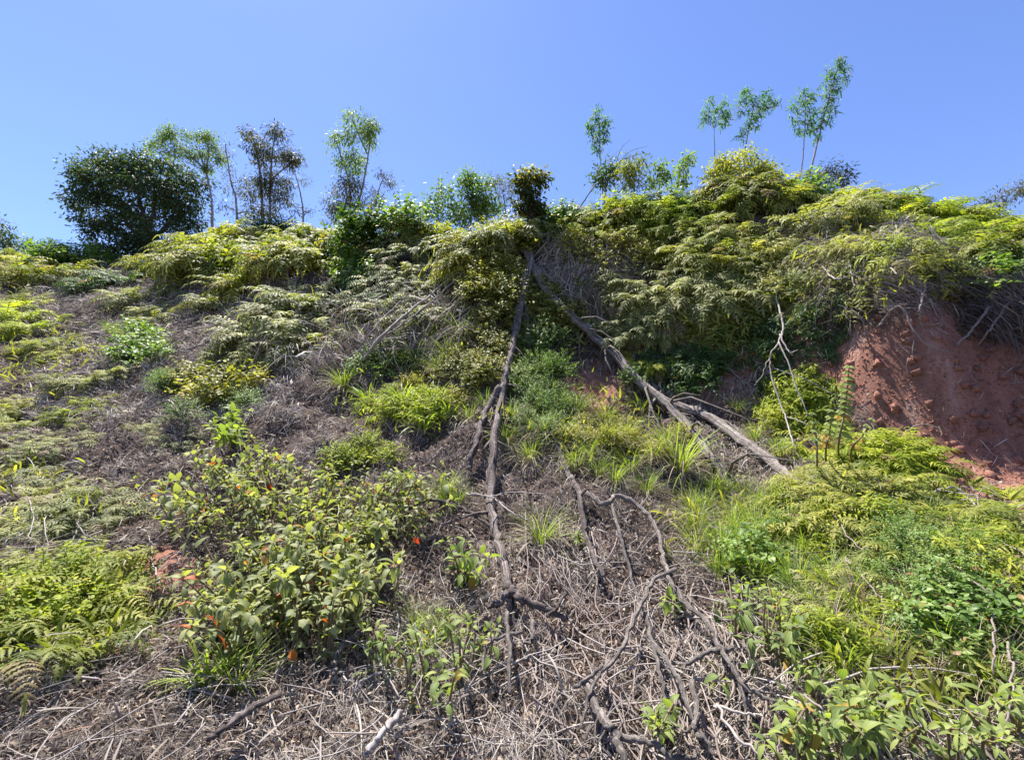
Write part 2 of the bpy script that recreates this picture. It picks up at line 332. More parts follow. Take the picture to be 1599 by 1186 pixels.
# picture-region weights
def ell(px, py, L_):
    m = np.zeros(np.broadcast(px, py).shape)
    for (cx, cy, rx, ry) in L_:
        q = ((px-cx)/rx)**2+((py-cy)/ry)**2
        m = np.maximum(m, np.clip(1.6-q, 0, 1))
    return m
CLAY = [(1320, 570, 80, 80), (1500, 620, 150, 150), (1400, 580, 120, 70), (1620, 640, 120, 160), (930, 610, 50, 40), (1200, 610, 60, 50), (265, 900, 60, 40), (190, 980, 50, 45), (1110, 550, 30, 60), (1120, 600, 30, 30)]
BARE = [(1345, 590, 50, 50), (1500, 630, 150, 130), (1400, 580, 120, 75), (1620, 640, 120, 150), (930, 615, 40, 25), (245, 905, 34, 18), (185, 985, 26, 16), (265, 870, 20, 12), (735, 405, 26, 14)]
GREEN = [(1150, 400, 260, 130), (1450, 340, 200, 70), (480, 470, 110, 90), (640, 470, 80, 80), (60, 430, 110, 50), (60, 560, 90, 60), (820, 560, 90, 130), (1140, 830, 110, 60), (1400, 850, 170, 90), (1450, 1060, 120, 80), (90, 960, 110, 80), (620, 640, 90, 50), (300, 410, 100, 50), (720, 550, 60, 60), (1220, 640, 50, 80), (930, 680, 120, 60), (60, 780, 90, 60)]

# ------------------------------------------------------------------ ground sheet
V = np.stack([GX, GY, H], -1)
ppx, ppy, pd = topix(V); ppx = np.where(pd > .2, ppx, -9999); ppy = np.where(pd > .2, ppy, -9999)
cl = ell(ppx, ppy, CLAY)*(RR < 12)
cl = np.clip(cl+.5*fbm(GX*3, GY*3, 3, 31)*(cl > 0), 0, 1)
A = np.zeros(V.shape[:2]+(4,)); A[..., 0] = cl
na, nr = V.shape[:2]
i = np.arange(na-1)[:, None]*nr; j = np.arange(nr-1)[None]
Q = np.stack([i+j, i+j+1, i+nr+j+1, i+nr+j], -1).reshape(-1, 4)
gme = mkmesh('ground', V.reshape(-1, 3), Q, A.reshape(-1, 4), gm)
tag(link('ground', gme), kind='structure')

# ------------------------------------------------------------------ plant prototypes
def rand_dirs(n, lo, hi):
    """directions with elevation between lo and hi (radians)"""
    a = rng.uniform(0, 2*np.pi, n); e = rng.uniform(lo, hi, n)
    return np.stack([np.cos(a)*np.cos(e), np.sin(a)*np.cos(e), np.sin(e)], -1)
PIN = strip(1, .24, 6, droop=.9, fold=-.35, shape='lance', zig=.45)
PINF = strip(1, .26, 12, droop=.9, fold=-.3, shape='lance', zig=.62)
def fern_clump(nf, R0, Lf, detail=False, lo=.25, hi=1.35, nodes=5, pl=.2, seed=0, hang=1.0):
    mb = MB(); stem = []
    for f in range(nf):
        a = rng.uniform(0, 2*np.pi); rr = R0*math.sqrt(rng.random()); base = np.array([rr*math.cos(a), rr*math.sin(a), -.03])
        a2 = a+rng.normal(0, .6); e0 = rng.uniform(lo, hi); Ln = Lf*rng.uniform(.6, 1.2); n = 9
        s = np.linspace(0, 1, n); e = e0-hang*(1.0+.9*rng.random())*s**1.4*(1 if e0 > .3 else .6)
        dx = np.cos(e)*Ln/(n-1); dz = np.sin(e)*Ln/(n-1)
        rad = np.concatenate([[0], np.cumsum(dx[1:])]); zz = np.concatenate([[0], np.cumsum(dz[1:])])
        hd = np.array([math.cos(a2), math.sin(a2), 0.])
        C = base+hd*rad[:, None]+np.array([0, 0, 1.])*zz[:, None]
        tube(mb, C[::2], np.linspace(.004, .0015, n)[::2], 3, rnd=.2)
        side = np.array([-hd[1], hd[0], 0.])
        tt = np.linspace(.3, 1, nodes); P = np.stack([np.interp(tt, s, C[:, k]) for k in range(3)], -1)
        T = unit(np.stack([np.interp(tt, s, np.gradient(C[:, k])) for k in range(3)], -1))
        U = unit(np.cross(side[None], T)*-1); U = np.where(U[:, 2:3] < 0, -U, U)
        tone = np.clip(rng.normal(.5, .16)+.0*tt, 0, 1)
        dead = 0.9 if rng.random() < .06 else 0.
        for sg in (-1, 1):
            D = T*rng.uniform(.5, .8)+sg*side[None]+U*.15+rng.normal(0, .12, (nodes, 3))
            S = pl*(1-.55*np.abs(tt-.55)/.5)*rng.uniform(.8, 1.2, nodes)
            inst(mb, PINF if detail else PIN, P, D, U+rng.normal(0, .12, (nodes, 3)), S, rnd=np.clip(tone+rng.normal(0, .1, nodes), 0, 1), dead=np.full(nodes, dead))
        inst(mb, PINF if detail else PIN, P[-1:], T[-1:], U[-1:], np.array([pl*.9]), rnd=np.array([min(1, tone[-1]+.15)]))
    return mb.arrays()
FERN = [fern_clump(105, .34, .40, nodes=8, pl=.125, seed=k) for k in range(5)]
FERN_DROOP = [fern_clump(50, .22, .46, lo=-.1, hi=1.0, nodes=7, pl=.16, hang=1.5) for k in range(3)]
FERN_NEAR = [fern_clump(44, .28, .38, detail=True, nodes=8, pl=.115) for k in range(3)]

OV = strip(1, .52, 4, droop=.5, fold=.22, shape='leaf')
OVB = strip(1, .46, 7, droop=.95, fold=.32, shape='point', across=3)
LAN = strip(1, .14, 5, droop=1.1, fold=.3, shape='lance')
TINY = strip(1, .5, 2, droop=.4, fold=.2, shape='leaf')
NAR = strip(1, .2, 3, droop=.6, shape='leaf', across=2)
def leafy_clump(n_sprig, Rr, Hh, leaf, lsz, per=9, lo=.1, hi=1.4, sl=.22, prot=None):
    """sprigs of opposite leaves filling a rounded volume"""
    mb = MB()
    for k in range(n_sprig):
        u = unit(rng.normal(0, 1, 3)); u[2] = abs(u[2]); rad = rng.uniform(.35, 1)**.6
        c = np.array([u[0]*Rr, u[1]*Rr, u[2]*Hh])*rad
        d = unit(u+rng.normal(0, .5, 3)+np.array([0, 0, .35])); ln = sl*rng.uniform(.6, 1.3)
        tt = np.linspace(0, 1, per); P = c+d*ln*tt[:, None]; P[:, 2] -= .25*ln*tt**2
        ref = unit(np.cross(d, [.2, .1, 1.])); ref2 = np.cross(ref, d)
        ph = np.where(np.arange(per) % 2 == 0, 1., -1.)[:, None]
        D = ref*ph+d*.5+ref2*rng.normal(0, .5, (per, 1))
        tone = rng.normal(.5, .16)
        inst(mb, leaf, P, D, np.array([0, 0, 1.])+rng.normal(0, .35, (per, 3)), lsz*rng.uniform(.7, 1.25, per), rnd=np.clip(tone+rng.normal(0, .12, per), 0, 1), dead=(rng.random(per) < .02)*.9)
        if k % 2 == 0: tube(mb, np.stack([c*.2, c*.6+d*.01, c, P[-1]]), [.004, .003, .002, .001], 3, rnd=.1)
    return mb.arrays()
VINE = [leafy_clump(95, .26, .28, OV, .045) for k in range(3)]
SMALL = [leafy_clump(130, .24, .30, TINY, .026, per=10, sl=.16) for k in range(3)]
SMALLN = [leafy_clump(70, .30, .22, OV, .04, per=8, sl=.16) for k in range(2)]
BROAD = [leafy_clump(60, .26, .34, OV, .075, per=8, sl=.25) for k in range(3)]
LANCE = [leafy_clump(46, .24, .26, strip(1, .2, 5, droop=1.2, fold=.3, shape='lance'), .105, per=8, sl=.2) for k in range(3)]
def grass_clump(n, Ln, Wd, spread=.5, base=.05, droop=(.5, 1.6)):
    mb = MB()
    for k in range(n):
        s = strip(1, Wd/Ln, 6, droop=rng.uniform(*droop), fold=.3, shape='blade')
        a = rng.uniform(0, 2*np.pi); e = math.pi/2-abs(rng.normal(0, spread)); rr = base*math.sqrt(rng.random())
        P = np.array([[rr*math.cos(a), rr*math.sin(a), -.02]]); a2 = a+rng.normal(0, .5)
        D = np.array([[math.cos(a2)*math.cos(e), math.sin(a2)*math.cos(e), math.sin(e)]])
        N = np.array([[-math.cos(a2)*math.sin(e), -math.sin(a2)*math.sin(e), math.cos(e)]])
        inst(mb, s, P, D, N, np.array([Ln*rng.uniform(.5, 1.15)]), rnd=np.array([np.clip(rng.normal(.5, .2), 0, 1)]))
    return mb.arrays()
GRASS = [grass_clump(90, .42, .007, spread=.4) for k in range(3)]
GRASS_DRY = [grass_clump(130, .42, .006, spread=.9, droop=(1.4, 2.8)) for k in range(2)]
GRASS_WIDE = [grass_clump(46, .30, .020, spread=.6, droop=(.6, 1.7)) for k in range(2)]

ME = {}
def pm(key, arr, mat):
    k = (key, mat)
    if k not in ME: ME[k] = mkmesh(key, *arr, M[mat])
    return ME[k]
def orient(o, p, up, scale, squash=1.0):
    z = Vector(up).normalized(); q = z.to_track_quat('Z', 'Y')
    o.rotation_mode = 'QUATERNION'
    from mathutils import Quaternion
    o.rotation_quaternion = q @ Quaternion((0, 0, 1), random.uniform(0, 6.283))
    o.location = p; o.scale = (scale, scale, scale*squash)
ORD = ['first', 'second', 'third', 'fourth', 'fifth', 'sixth', 'seventh', 'eighth', 'ninth', 'tenth', 'eleventh', 'twelfth']
def place_labels(pts, label):
    n = len(pts); out = [label]*n
    if n < 2: return out
    if n <= 5: rows = [(list(range(n)), '')]
    else:
        o = sorted(range(n), key=lambda i: pts[i][1]); h = n//2
        rows = [(o[:h], 'upper row'), (o[h:], 'lower row')] if n <= 14 else [(o[:n//3], 'upper row'), (o[n//3:2*n//3], 'middle row'), (o[2*n//3:], 'lower row')]
    for ids, rn in rows:
        ids = sorted(ids, key=lambda i: pts[i][0])
        for k, i in enumerate(ids):
            q = 'leftmost' if k == 0 else ('rightmost' if k == len(ids)-1 else ORD[k]+' from left')
            out[i] = label+', '+((rn+' ') if rn else '')+q
    for l in out:
        if len(l.split()) > 16: print('LONG', len(l.split()), l)
    return out
def scatter(name, protos, key, mat, cx, cy, rx, ry, n, size, label, cat, group, lift=0.0, updir=.45, seed=None):
    """n plants of one kind over one patch of the bank"""
    pts = []; tries = 0; md = 1.3*math.sqrt(rx*ry/max(n, 1))
    while len(pts) < n and tries < 3000:
        tries += 1; a = rng.uniform(0, 6.283); q = math.sqrt(rng.random()); x, y = cx+rx*q*math.cos(a), cy+ry*q*math.sin(a)
        if tries < 1500 and any((x-a_)**2+(y-b_)**2 < md*md for a_, b_ in pts): continue
        pts.append((x, y))
    labs = place_labels(pts, label)
    for (x, y), label in zip(pts, labs):
        p = ground(x, y)[0]; nn = nrm(p[0], p[1]); k = rng.integers(len(protos))
        up = nn*(1-updir)+np.array([0, 0, updir]); s = size*rng.uniform(.75, 1.25)
        o = link(name, pm('%s_%d' % (key, k), protos[k], mat)); orient(o, Vector(p+nn*lift*s), up, s)
        tag(o, label, cat, group if n > 1 else None)
FK = {'fern': .58, 'fern_droop': .6, 'fern_near': .85}
def fern(cx, cy, rx, ry, n, size, mat, label, group, protos=None, key='fern', **kw):
    if n > 3: n = max(3, int(round(n*FK[key])))
    if key == 'fern_droop' and mat != 'fern_shaded':
        scatter('hanging_plant', LANCE, 'lance', mat, cx, cy, rx, ry, max(2, n-2), size*.95, label.replace('fern', 'lance-leaved plant'), 'plant', (group or 'plants').replace('ferns', 'lance-leaved plants'), **kw)
    scatter('fern', protos or FERN, key, mat, cx, cy, rx, ry, n, size, label, 'fern', group, **kw)

# -------- left hillside
fern(60, 425, 95, 22, 9, 2.0, 'fern', 'pale yellow-green fern on the far hillside below the sky', 'ferns on the far left hillside')
fern(30, 500, 45, 30, 6, 1.5, 'fern_bright', 'bright green fern at the left edge beside the straw', 'bright ferns at the left edge')
fern(95, 548, 65, 18, 6, .85, 'fern', 'low pale fern lying over straw on the left slope', 'low pale ferns on the left slope')
fern(45, 640, 60, 20, 4, .65, 'fern', 'flattened pale fern below the dark hollow on the left slope', 'flattened ferns in the left middle ground')
fern(130, 640, 30, 14, 2, .55, 'fern_bright', 'small bright fern tuft in the dark left hollow', 'small ferns in the left hollow')
fern(290, 405, 85, 28, 12, 1.9, 'fern', 'fern on the rounded mound before the big dark tree', 'ferns on the mound before the dark tree')
fern(350, 430, 50, 26, 6, 1.7, 'fern', 'fern at the right foot of the green mound', 'ferns at the foot of the green mound')
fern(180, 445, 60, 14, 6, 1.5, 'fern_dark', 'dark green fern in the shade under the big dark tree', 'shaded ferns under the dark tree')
fern(500, 395, 75, 28, 14, 1.5, 'fern', 'yellow-green fern on the ridge left of the dark leafy bush', 'ferns on the ridge left of centre')
fern(470, 500, 62, 45, 14, 1.15, 'fern_olive', 'olive fern on the steep bank right of the straw', 'olive ferns on the steep bank')
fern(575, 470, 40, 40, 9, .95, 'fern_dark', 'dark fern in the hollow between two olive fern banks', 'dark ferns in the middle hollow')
fern(645, 470, 50, 45, 13, .85, 'fern_olive', 'olive fern under the pale leaning dead poles', 'olive ferns under the dead poles')
fern(630, 400, 50, 26, 8, 1.0, 'fern_olive', 'dull green fern on the bank left of the earth scar', 'ferns left of the earth scar')
fern(55, 790, 70, 45, 8, .5, 'fern_olive', 'pale fern among white dead twigs at the left edge', 'pale ferns among white twigs', protos=FERN_NEAR, key='fern_near')
fern(85, 950, 100, 70, 15, .62, 'fern', 'fine-leaved bright fern in the dense lower left bed', 'fern bed at the lower left', protos=FERN_NEAR, key='fern_near')
fern(190, 990, 20, 12, 2, .42, 'fern', 'small pale fern spilling over the reddish path', 'small ferns by the reddish path', protos=FERN_NEAR, key='fern_near')
fern(190, 660, 60, 20, 4, .45, 'fern', 'thin pale fern lying in the straw above the broad-leaved shrub', 'thin ferns in the straw', protos=FERN_NEAR, key='fern_near')
fern(250, 680, 30, 12, 2, .42, 'fern_olive', 'withering fern on the straw just above the big shrub', 'withering ferns above the shrub', protos=FERN_NEAR, key='fern_near')
scatter('leafy_plant', SMALLN, 'smalln', 'fern_bright', 75, 960, 85, 50, 8, .55, 'bright small-leaved plant within the lower left fern bed', 'plant', 'small-leaved plants in the lower left bed')
fern(60, 700, 70, 22, 5, .5, 'fern_olive', 'pale fern above the white twigs at the left edge', 'pale ferns above the twigs', protos=FERN_NEAR, key='fern_near')
fern(150, 780, 40, 30, 3, .42, 'fern_olive', 'thin pale fern left of the big spreading shrub', 'thin ferns left of the shrub', protos=FERN_NEAR, key='fern_near')
fern(120, 590, 70, 14, 4, .6, 'fern_olive', 'pale fern sheet across the straw on the left slope', 'fern sheets on the left slope')
fern(240, 490, 40, 12, 4, .9, 'fern_olive', 'olive fern trailing over straw high in the left gully', 'trailing ferns in the left gully')
# -------- centre
fern(700, 345, 70, 14, 9, 1.1, 'fern', 'yellow-green fern along the skyline beneath the round bush', 'skyline ferns near the round bush')
fern(770, 340, 36, 20, 5, 1.0, 'fern_olive', 'yellowing fern on the skyline left of the vine-covered stump', 'yellowing ferns by the stump')
# -------- right bank
fern(925, 345, 55, 36, 12, .85, 'fern', 'green fern on the bank top right of the stump', 'ferns right of the stump')
fern(1015, 335, 62, 42, 16, .9, 'fern_bright', 'bright fern on the bank crest under the thin leafy saplings', 'ferns on the crest under the saplings')
fern(1105, 330, 45, 36, 10, .9, 'fern', 'fern at the left foot of the tall rounded fern knoll', 'ferns left of the knoll')
fern(1155, 262, 48, 16, 8, 1.0, 'fern', 'fern topping the tall rounded knoll on the skyline', 'ferns on top of the knoll')
fern(1150, 300, 60, 24, 12, .9, 'vine', 'brown-tinged fern hanging on the front of the rounded knoll', 'ferns on the front of the knoll')
fern(1110, 385, 88, 28, 20, .82, 'fern', 'golden-green fern on the bulging ledge below the knoll', 'ferns on the bulging ledge')
fern(1070, 445, 88, 30, 20, .78, 'fern_olive', 'pale olive fern draped down the middle of the right bank', 'draped ferns on the right bank')
fern(1125, 500, 66, 40, 20, .72, 'fern', 'drooping fern with finger-like leaflets above the dark clay gap', 'drooping ferns over the clay gap', protos=FERN_DROOP, key='fern_droop', updir=.1)
fern(1000, 500, 45, 36, 9, .7, 'fern_olive', 'olive fern on the bank above the long fallen trunk', 'ferns above the fallen trunk')
fern(1060, 570, 50, 34, 8, .62, 'fern_dark', 'dark hanging fern under the ledge right of the fallen trunk', 'dark ferns under the ledge', protos=FERN_DROOP, key='fern_droop', updir=.1)
fern(1010, 570, 18, 14, 1, .5, 'fern_bright', 'single yellow fern tuft beside the fork of the fallen trunk', None)
fern(1270, 325, 60, 26, 12, .85, 'fern_olive', 'olive fern on the skyline just right of the knoll', 'ferns right of the knoll')
fern(1370, 318, 80, 22, 17, .85, 'fern_bright', 'vivid yellow-green fern on the windy skyline at the right', 'vivid ferns on the right skyline')
fern(1470, 350, 90, 32, 20, .82, 'fern_bright', 'vivid fern on the right bank just below the skyline', 'vivid ferns below the right skyline')
fern(1560, 395, 60, 36, 12, .75, 'fern', 'fern at the right edge above the red clay hollow', 'ferns at the right edge')
fern(1450, 405, 60, 18, 9, .6, 'fern_bright', 'bright drooping fern at the lip above the red clay hollow', 'ferns on the lip of the hollow', protos=FERN_DROOP, key='fern_droop', updir=.2)
fern(1335, 425, 90, 20, 9, .55, 'fern', 'fern hanging from the dead tangle on the right bank', 'ferns in the dead tangle', protos=FERN_DROOP, key='fern_droop', updir=.15)
fern(1235, 455, 44, 34, 9, .6, 'fern', 'fern hanging beside the white forked dead branch', 'ferns beside the white branch', protos=FERN_DROOP, key='fern_droop', updir=.1)
fern(1215, 540, 50, 36, 8, .6, 'fern_dark', 'shaded fern on the dark wall left of the clay', 'shaded ferns on the dark wall', protos=FERN_DROOP, key='fern_droop', updir=.1)  # dark leaf colour stands in for the shade on this wall
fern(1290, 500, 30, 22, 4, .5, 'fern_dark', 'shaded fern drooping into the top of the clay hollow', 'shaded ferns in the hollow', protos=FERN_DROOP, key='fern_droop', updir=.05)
fern(1240, 625, 44, 34, 8, .55, 'fern_bright', 'fresh fern at the foot of the white forked branch', 'fresh ferns below the white branch', protos=FERN_DROOP, key='fern_droop', updir=.4)
fern(1330, 705, 60, 22, 7, .55, 'fern_bright', 'bright fern along the bottom edge of the red clay hollow', 'ferns at the bottom of the hollow')
fern(1410, 745, 45, 22, 5, .5, 'fern_bright', 'bright fern against the clay, right of the leafy stem', 'ferns against the red clay')
fern(1295, 770, 70, 24, 8, .45, 'fern', 'yellow-green fern below the ends of the fallen trunks', 'ferns below the trunk ends')
fern(1380, 815, 80, 30, 10, .42, 'fern', 'low yellowish fern on the bank foot beneath the red hollow', 'low ferns on the right foot of the bank')
fern(1570, 810, 40, 26, 6, .42, 'fern_bright', 'yellow-green fern tuft at the right edge below the red clay', 'fern tufts at the right edge')
fern(1570, 490, 35, 22, 3, .6, 'fern_shaded', 'dry shade-darkened fern in deep shade at the hollow edge', 'dim ferns in the hollow', protos=FERN_DROOP, key='fern_droop', updir=.1)

# -------- leafy bushes and vines
def bush(name, protos, key, mat, cx, cy, rx, ry, n, size, label, group, cat='bush', **kw):
    scatter(name, protos, key, mat, cx, cy, rx, ry, n, size, label, cat, group, **kw)
bush('vine', VINE, 'vine', 'vine', 790, 380, 36, 34, 9, .85, 'yellow-olive vine cloaking the bank below the dark stump', 'vines below the stump', 'vine')
bush('vine', VINE, 'vine', 'vine', 775, 470, 36, 50, 12, .75, 'yellow-olive vine hanging left of the standing dead trunk', 'vines left of the dead trunk', 'vine')
bush('vine', VINE, 'vine', 'vine', 745, 560, 36, 40, 8, .6, 'small-leaved vine on the bank left of the dark dead root', 'vines on the bank left of the root', 'vine')
bush('vine', VINE, 'vine', 'vine', 850, 500, 26, 44, 7, .6, 'leafy vine between the two dead trunks', 'vines between the trunks', 'vine')
bush('vine', VINE, 'vine', 'vine', 940, 400, 55, 30, 7, .7, 'yellow-green vine spilling over dry brown grass near the crest', 'vines over dry grass', 'vine')
bush('small_leaved_bush', SMALL, 'small', 'smallleaf', 840, 580, 32, 56, 12, .72, 'bush of tiny round leaves right of the dark root', 'bushes of tiny leaves at the centre')
bush('small_leaved_bush', SMALL, 'small', 'smallleaf', 1410, 885, 45, 60, 12, .42, 'pale bush of tiny leaves on the right foreground bank', 'pale tiny-leaved bushes at the right')
bush('small_leaved_bush', SMALL, 'small', 'smallleaf', 1500, 930, 60, 50, 8, .42, 'sparse tiny-leaved bush among dry stalks near the right edge', 'sparse bushes near the right edge')
bush('leafy_bush', BROAD, 'broad', 'smallleaf', 225, 552, 34, 22, 6, .95, 'fresh green leafy bush on the left straw slope', 'fresh bushes on the left slope')
bush('leafy_bush', BROAD, 'broad', 'vine', 345, 612, 52, 22, 8, .75, 'yellow-green leafy bush behind the big broad-leaved shrub', 'yellow-green bushes behind the shrub')
bush('leafy_bush', SMALL, 'small', 'smallleaf', 263, 608, 8, 26, 3, .75, 'dark narrow upright bush with bright tips on the left slope', 'narrow bush on the left slope', lift=.1)
bush('leafy_bush', SMALL, 'small', 'smallleaf', 282, 655, 12, 8, 1, .55, 'small dark bush right below the narrow upright bush', None)
bush('leafy_bush', BROAD, 'broad', 'fern_bright', 362, 428, 18, 22, 3, 1.5, 'light green leafy bush right of the green mound', 'light bushes by the mound')
bush('leafy_bush', BROAD, 'broad', 'fern_dark', 568, 355, 24, 14, 4, 1.5, 'dark green rounded bush on the skyline left of centre', 'dark bushes on the skyline', lift=.15)
bush('leafy_bush', BROAD, 'broad', 'smallleaf', 620, 352, 20, 10, 2, 1.1, 'green bush on the skyline beside the dark rounded bush', 'green bushes on the skyline', lift=.15)
bush('leafy_bush', BROAD, 'broad', 'smallleaf', 560, 440, 26, 26, 4, .8, 'green bush in the shadowed notch under the dark skyline bush', 'bushes in the notch')
bush('leafy_bush', BROAD, 'broad', 'fern_bright', 1390, 425, 0.5, 0.5, 0, .5, '', None)
bush('leafy_bush', BROAD, 'broad', 'smallleaf', 1555, 440, 34, 14, 3, .6, 'glossy leafy plant high on the wall at the right edge', 'leafy plants at the right edge')
bush('leafy_bush', BROAD, 'broad', 'smallleaf', 1240, 290, 40, 12, 4, .9, 'green bush on the skyline right of the rounded knoll', 'bushes right of the knoll')
bush('leafy_bush', BROAD, 'broad', 'smallleaf', 110, 405, 60, 8, 6, 1.9, 'distant green bush on the skyline before the dark tree', 'distant bushes on the left skyline')
bush('leafy_bush', BROAD, 'broad', 'smallleaf', 880, 345, 24, 16, 4, .8, 'dark green bush in the shade right of the vine-covered stump', 'bushes beside the stump')

bush('leafy_bush', BROAD, 'broad', 'fern_bright', 960, 325, 40, 20, 5, .75, 'bright broad-leaved bush on the crest right of the stump', 'bright bushes on the crest')
bush('leafy_bush', BROAD, 'broad', 'smallleaf', 1040, 300, 40, 20, 5, .75, 'green leafy bush on the crest under the leafy saplings', 'green bushes on the crest')
bush('vine', VINE, 'vine', 'vine', 1010, 400, 50, 24, 7, .6, 'yellowish vine in the ferns right of the dead grass', 'vines right of the dead grass', 'vine')
bush('vine', VINE, 'vine', 'vine', 1180, 420, 50, 30, 6, .6, 'yellowish vine among ferns below the rounded knoll', 'vines below the knoll', 'vine')
bush('hanging_plant', LANCE, 'lance', 'fern', 1140, 500, 55, 40, 9, .75, 'drooping lance-leaved plant in the middle of the right bank', 'lance-leaved plants on the right bank', 'plant')
bush('hanging_plant', LANCE, 'lance', 'fern_bright', 1230, 645, 40, 30, 7, .55, 'fresh lance-leaved plant below the white forked branch', 'lance-leaved plants below the white branch', 'plant')
bush('hanging_plant', LANCE, 'lance', 'fern_bright', 1400, 735, 50, 22, 6, .5, 'fresh lance-leaved plant against the foot of the clay', 'lance-leaved plants at the clay foot', 'plant')
bush('vine', VINE, 'vine', 'vine', 800, 560, 20, 50, 5, .42, 'small vine climbing over the dark standing root', 'vines over the dark root', 'vine')
bush('vine', VINE, 'vine', 'smallleaf', 1000, 590, 22, 14, 2, .45, 'small green vine creeping over the fallen trunk', 'vines over the fallen trunk', 'vine')
bush('vine', VINE, 'vine', 'vine', 930, 690, 60, 24, 6, .4, 'low yellow-green vine in the grass below the fallen trunk', 'low vines below the trunk', 'vine')
bush('small_leaved_bush', SMALL, 'small', 'smallleaf', 850, 670, 34, 30, 5, .55, 'small-leaved bush in front of the pale upright root', 'small-leaved bushes at the roots')
bush('low_plant', BROAD, 'broad', 'smallleaf', 1180, 880, 60, 30, 5, .36, 'low leafy plant in the grass right of the grey branch', 'low leafy plants right of the branch', 'plant')
bush('low_plant', LANCE, 'lance', 'fern_bright', 1330, 850, 90, 40, 9, .36, 'low yellow-green lance-leaved plant on the right foreground bank', 'low lance-leaved plants at the right', 'plant')
fern(1480, 850, 90, 40, 9, .42, 'fern', 'low sunny fern on the right bank below the clay', 'low sunny ferns below the clay')
fern(1250, 830, 60, 40, 6, .40, 'fern', 'small sunny fern in the grass below the trunk ends', 'small ferns below the trunk ends')
fern(1400, 950, 90, 50, 7, .34, 'fern_olive', 'small dull fern in the lower right growth', 'small dull ferns at the lower right')
bush('low_plant', LANCE, 'lance', 'fern_bright', 1540, 900, 60, 50, 7, .36, 'low bright lance-leaved plant near the right edge', 'low lance-leaved plants near the right edge', 'plant')
bush('low_plant', SMALL, 'small', 'smallleaf', 1260, 880, 70, 50, 7, .36, 'low tiny-leaved plant between the grass tufts at the right', 'low tiny-leaved plants between the grass', 'plant')
bush('low_plant', BROAD, 'broad', 'smallleaf', 1500, 990, 70, 50, 7, .34, 'low dull leafy plant near the right edge', 'low dull plants near the right edge', 'plant')
bush('low_plant', LANCE, 'lance', 'fern_bright', 1330, 1010, 60, 50, 6, .32, 'yellow-green long-leaved plant right of the bushy shrub', 'long-leaved plants right of the shrub', 'plant')
bush('leafy_plant', LANCE, 'lance', 'fern_bright', 635, 645, 62, 26, 9, .62, 'bright lance-leaved plant in the patch above the shrub', 'lance-leaved patch above the shrub', 'plant')
bush('vine', VINE, 'vine', 'vine', 690, 610, 60, 26, 6, .5, 'olive vine on the bank left of the root pair', 'vines left of the root pair', 'vine')
bush('leafy_bush', BROAD, 'broad', 'smallleaf', 610, 570, 60, 24, 6, .55, 'dull green leafy bush under the leaning poles', 'leafy bushes under the poles')
fern(450, 545, 60, 20, 6, .9, 'fern_olive', 'olive fern where the bank meets the left straw', 'ferns at the straw edge')
fern(300, 470, 90, 16, 6, 1.1, 'fern_olive', 'dull fern creeping onto the straw from the mound', 'ferns creeping from the mound')
fern(400, 560, 60, 20, 4, .7, 'fern_olive', 'small dull fern in the middle of the straw slope', 'small ferns on the straw slope')
bush('leafy_bush', SMALL, 'small', 'smallleaf', 375, 640, 30, 16, 4, .6, 'grey-green small-leaved bush just behind the big shrub', 'grey-green bushes behind the shrub')
bush('hanging_plant', LANCE, 'lance', 'fern_dark', 1090, 590, 50, 30, 6, .6, 'dark lance-leaved plant hanging beside the fallen trunk', 'dark lance-leaved plants by the trunk', 'plant')
bush('hanging_plant', LANCE, 'lance', 'fern', 1320, 470, 50, 24, 5, .5, 'lance-leaved plant hanging over the left end of the clay', 'lance-leaved plants over the clay end', 'plant')
bush('vine', VINE, 'vine', 'vine', 1000, 700, 70, 30, 6, .42, 'yellow-green vine between root and trunk in the dry grass', 'vines between root and trunk', 'vine')
bush('vine', VINE, 'vine', 'fern_bright', 560, 715, 80, 16, 5, .42, 'yellow-green creeper along the top of the big shrub', 'creepers above the big shrub', 'vine')
fern(1310, 375, 90, 24, 8, .6, 'fern', 'fern growing through the dead tangle on the right crest', 'ferns in the crest tangle')
bush('hanging_plant', LANCE, 'lance', 'fern', 1400, 440, 90, 16, 8, .5, 'lance-leaved plant drooping over the lip of the clay', 'lance-leaved plants on the clay lip', 'plant')
bush('vine', VINE, 'vine', 'vine', 880, 500, 30, 36, 6, .55, 'leafy vine climbing beside the top of the fallen trunk', 'vines by the fallen trunk top', 'vine')
bush('hanging_plant', LANCE, 'lance', 'fern', 930, 470, 40, 24, 5, .55, 'lance-leaved plant in the dead grass right of the trunk', 'lance-leaved plants in the dead grass', 'plant')
bush('small_leaved_bush', SMALL, 'small', 'smallleaf', 860, 620, 40, 40, 7, .6, 'small-leaved bush between the dark root and fallen trunk', 'small-leaved bushes between the woods')
# -------- grass tufts: green blades and a skirt of dry blades
def tuft(px, py, size, label, group=None, green='grass', protos=GRASS, key='grass', dry=True, gs=1.0, droopside=None):
    p = ground(px, py)[0]; nn = nrm(p[0], p[1]); e = empty('grass_tuft', Vector(p)); tag(e, label, 'grass tuft', group)
    up = nn*.35+np.array([0, 0, .65]); k = rng.integers(len(protos))
    o = link('green_blades', pm('%s_%d' % (key, k), protos[k], green), e); orient(o, Vector((0, 0, 0)), up, size*gs)
    if dry:
        k = rng.integers(len(GRASS_DRY)); o = link('dry_blades', pm('gdry_%d' % k, GRASS_DRY[k], 'drygrass'), e); orient(o, Vector((0, 0, 0)), up, size)
tuft(845, 850, .78, 'green and straw-yellow grass tuft in the lower middle beside the dead root')
tuft(1060, 735, 1.25, 'tall grass tuft with a straw skirt under the long fallen trunk')
tuft(365, 1085, .62, 'young green grass tuft at the lower left foreground')
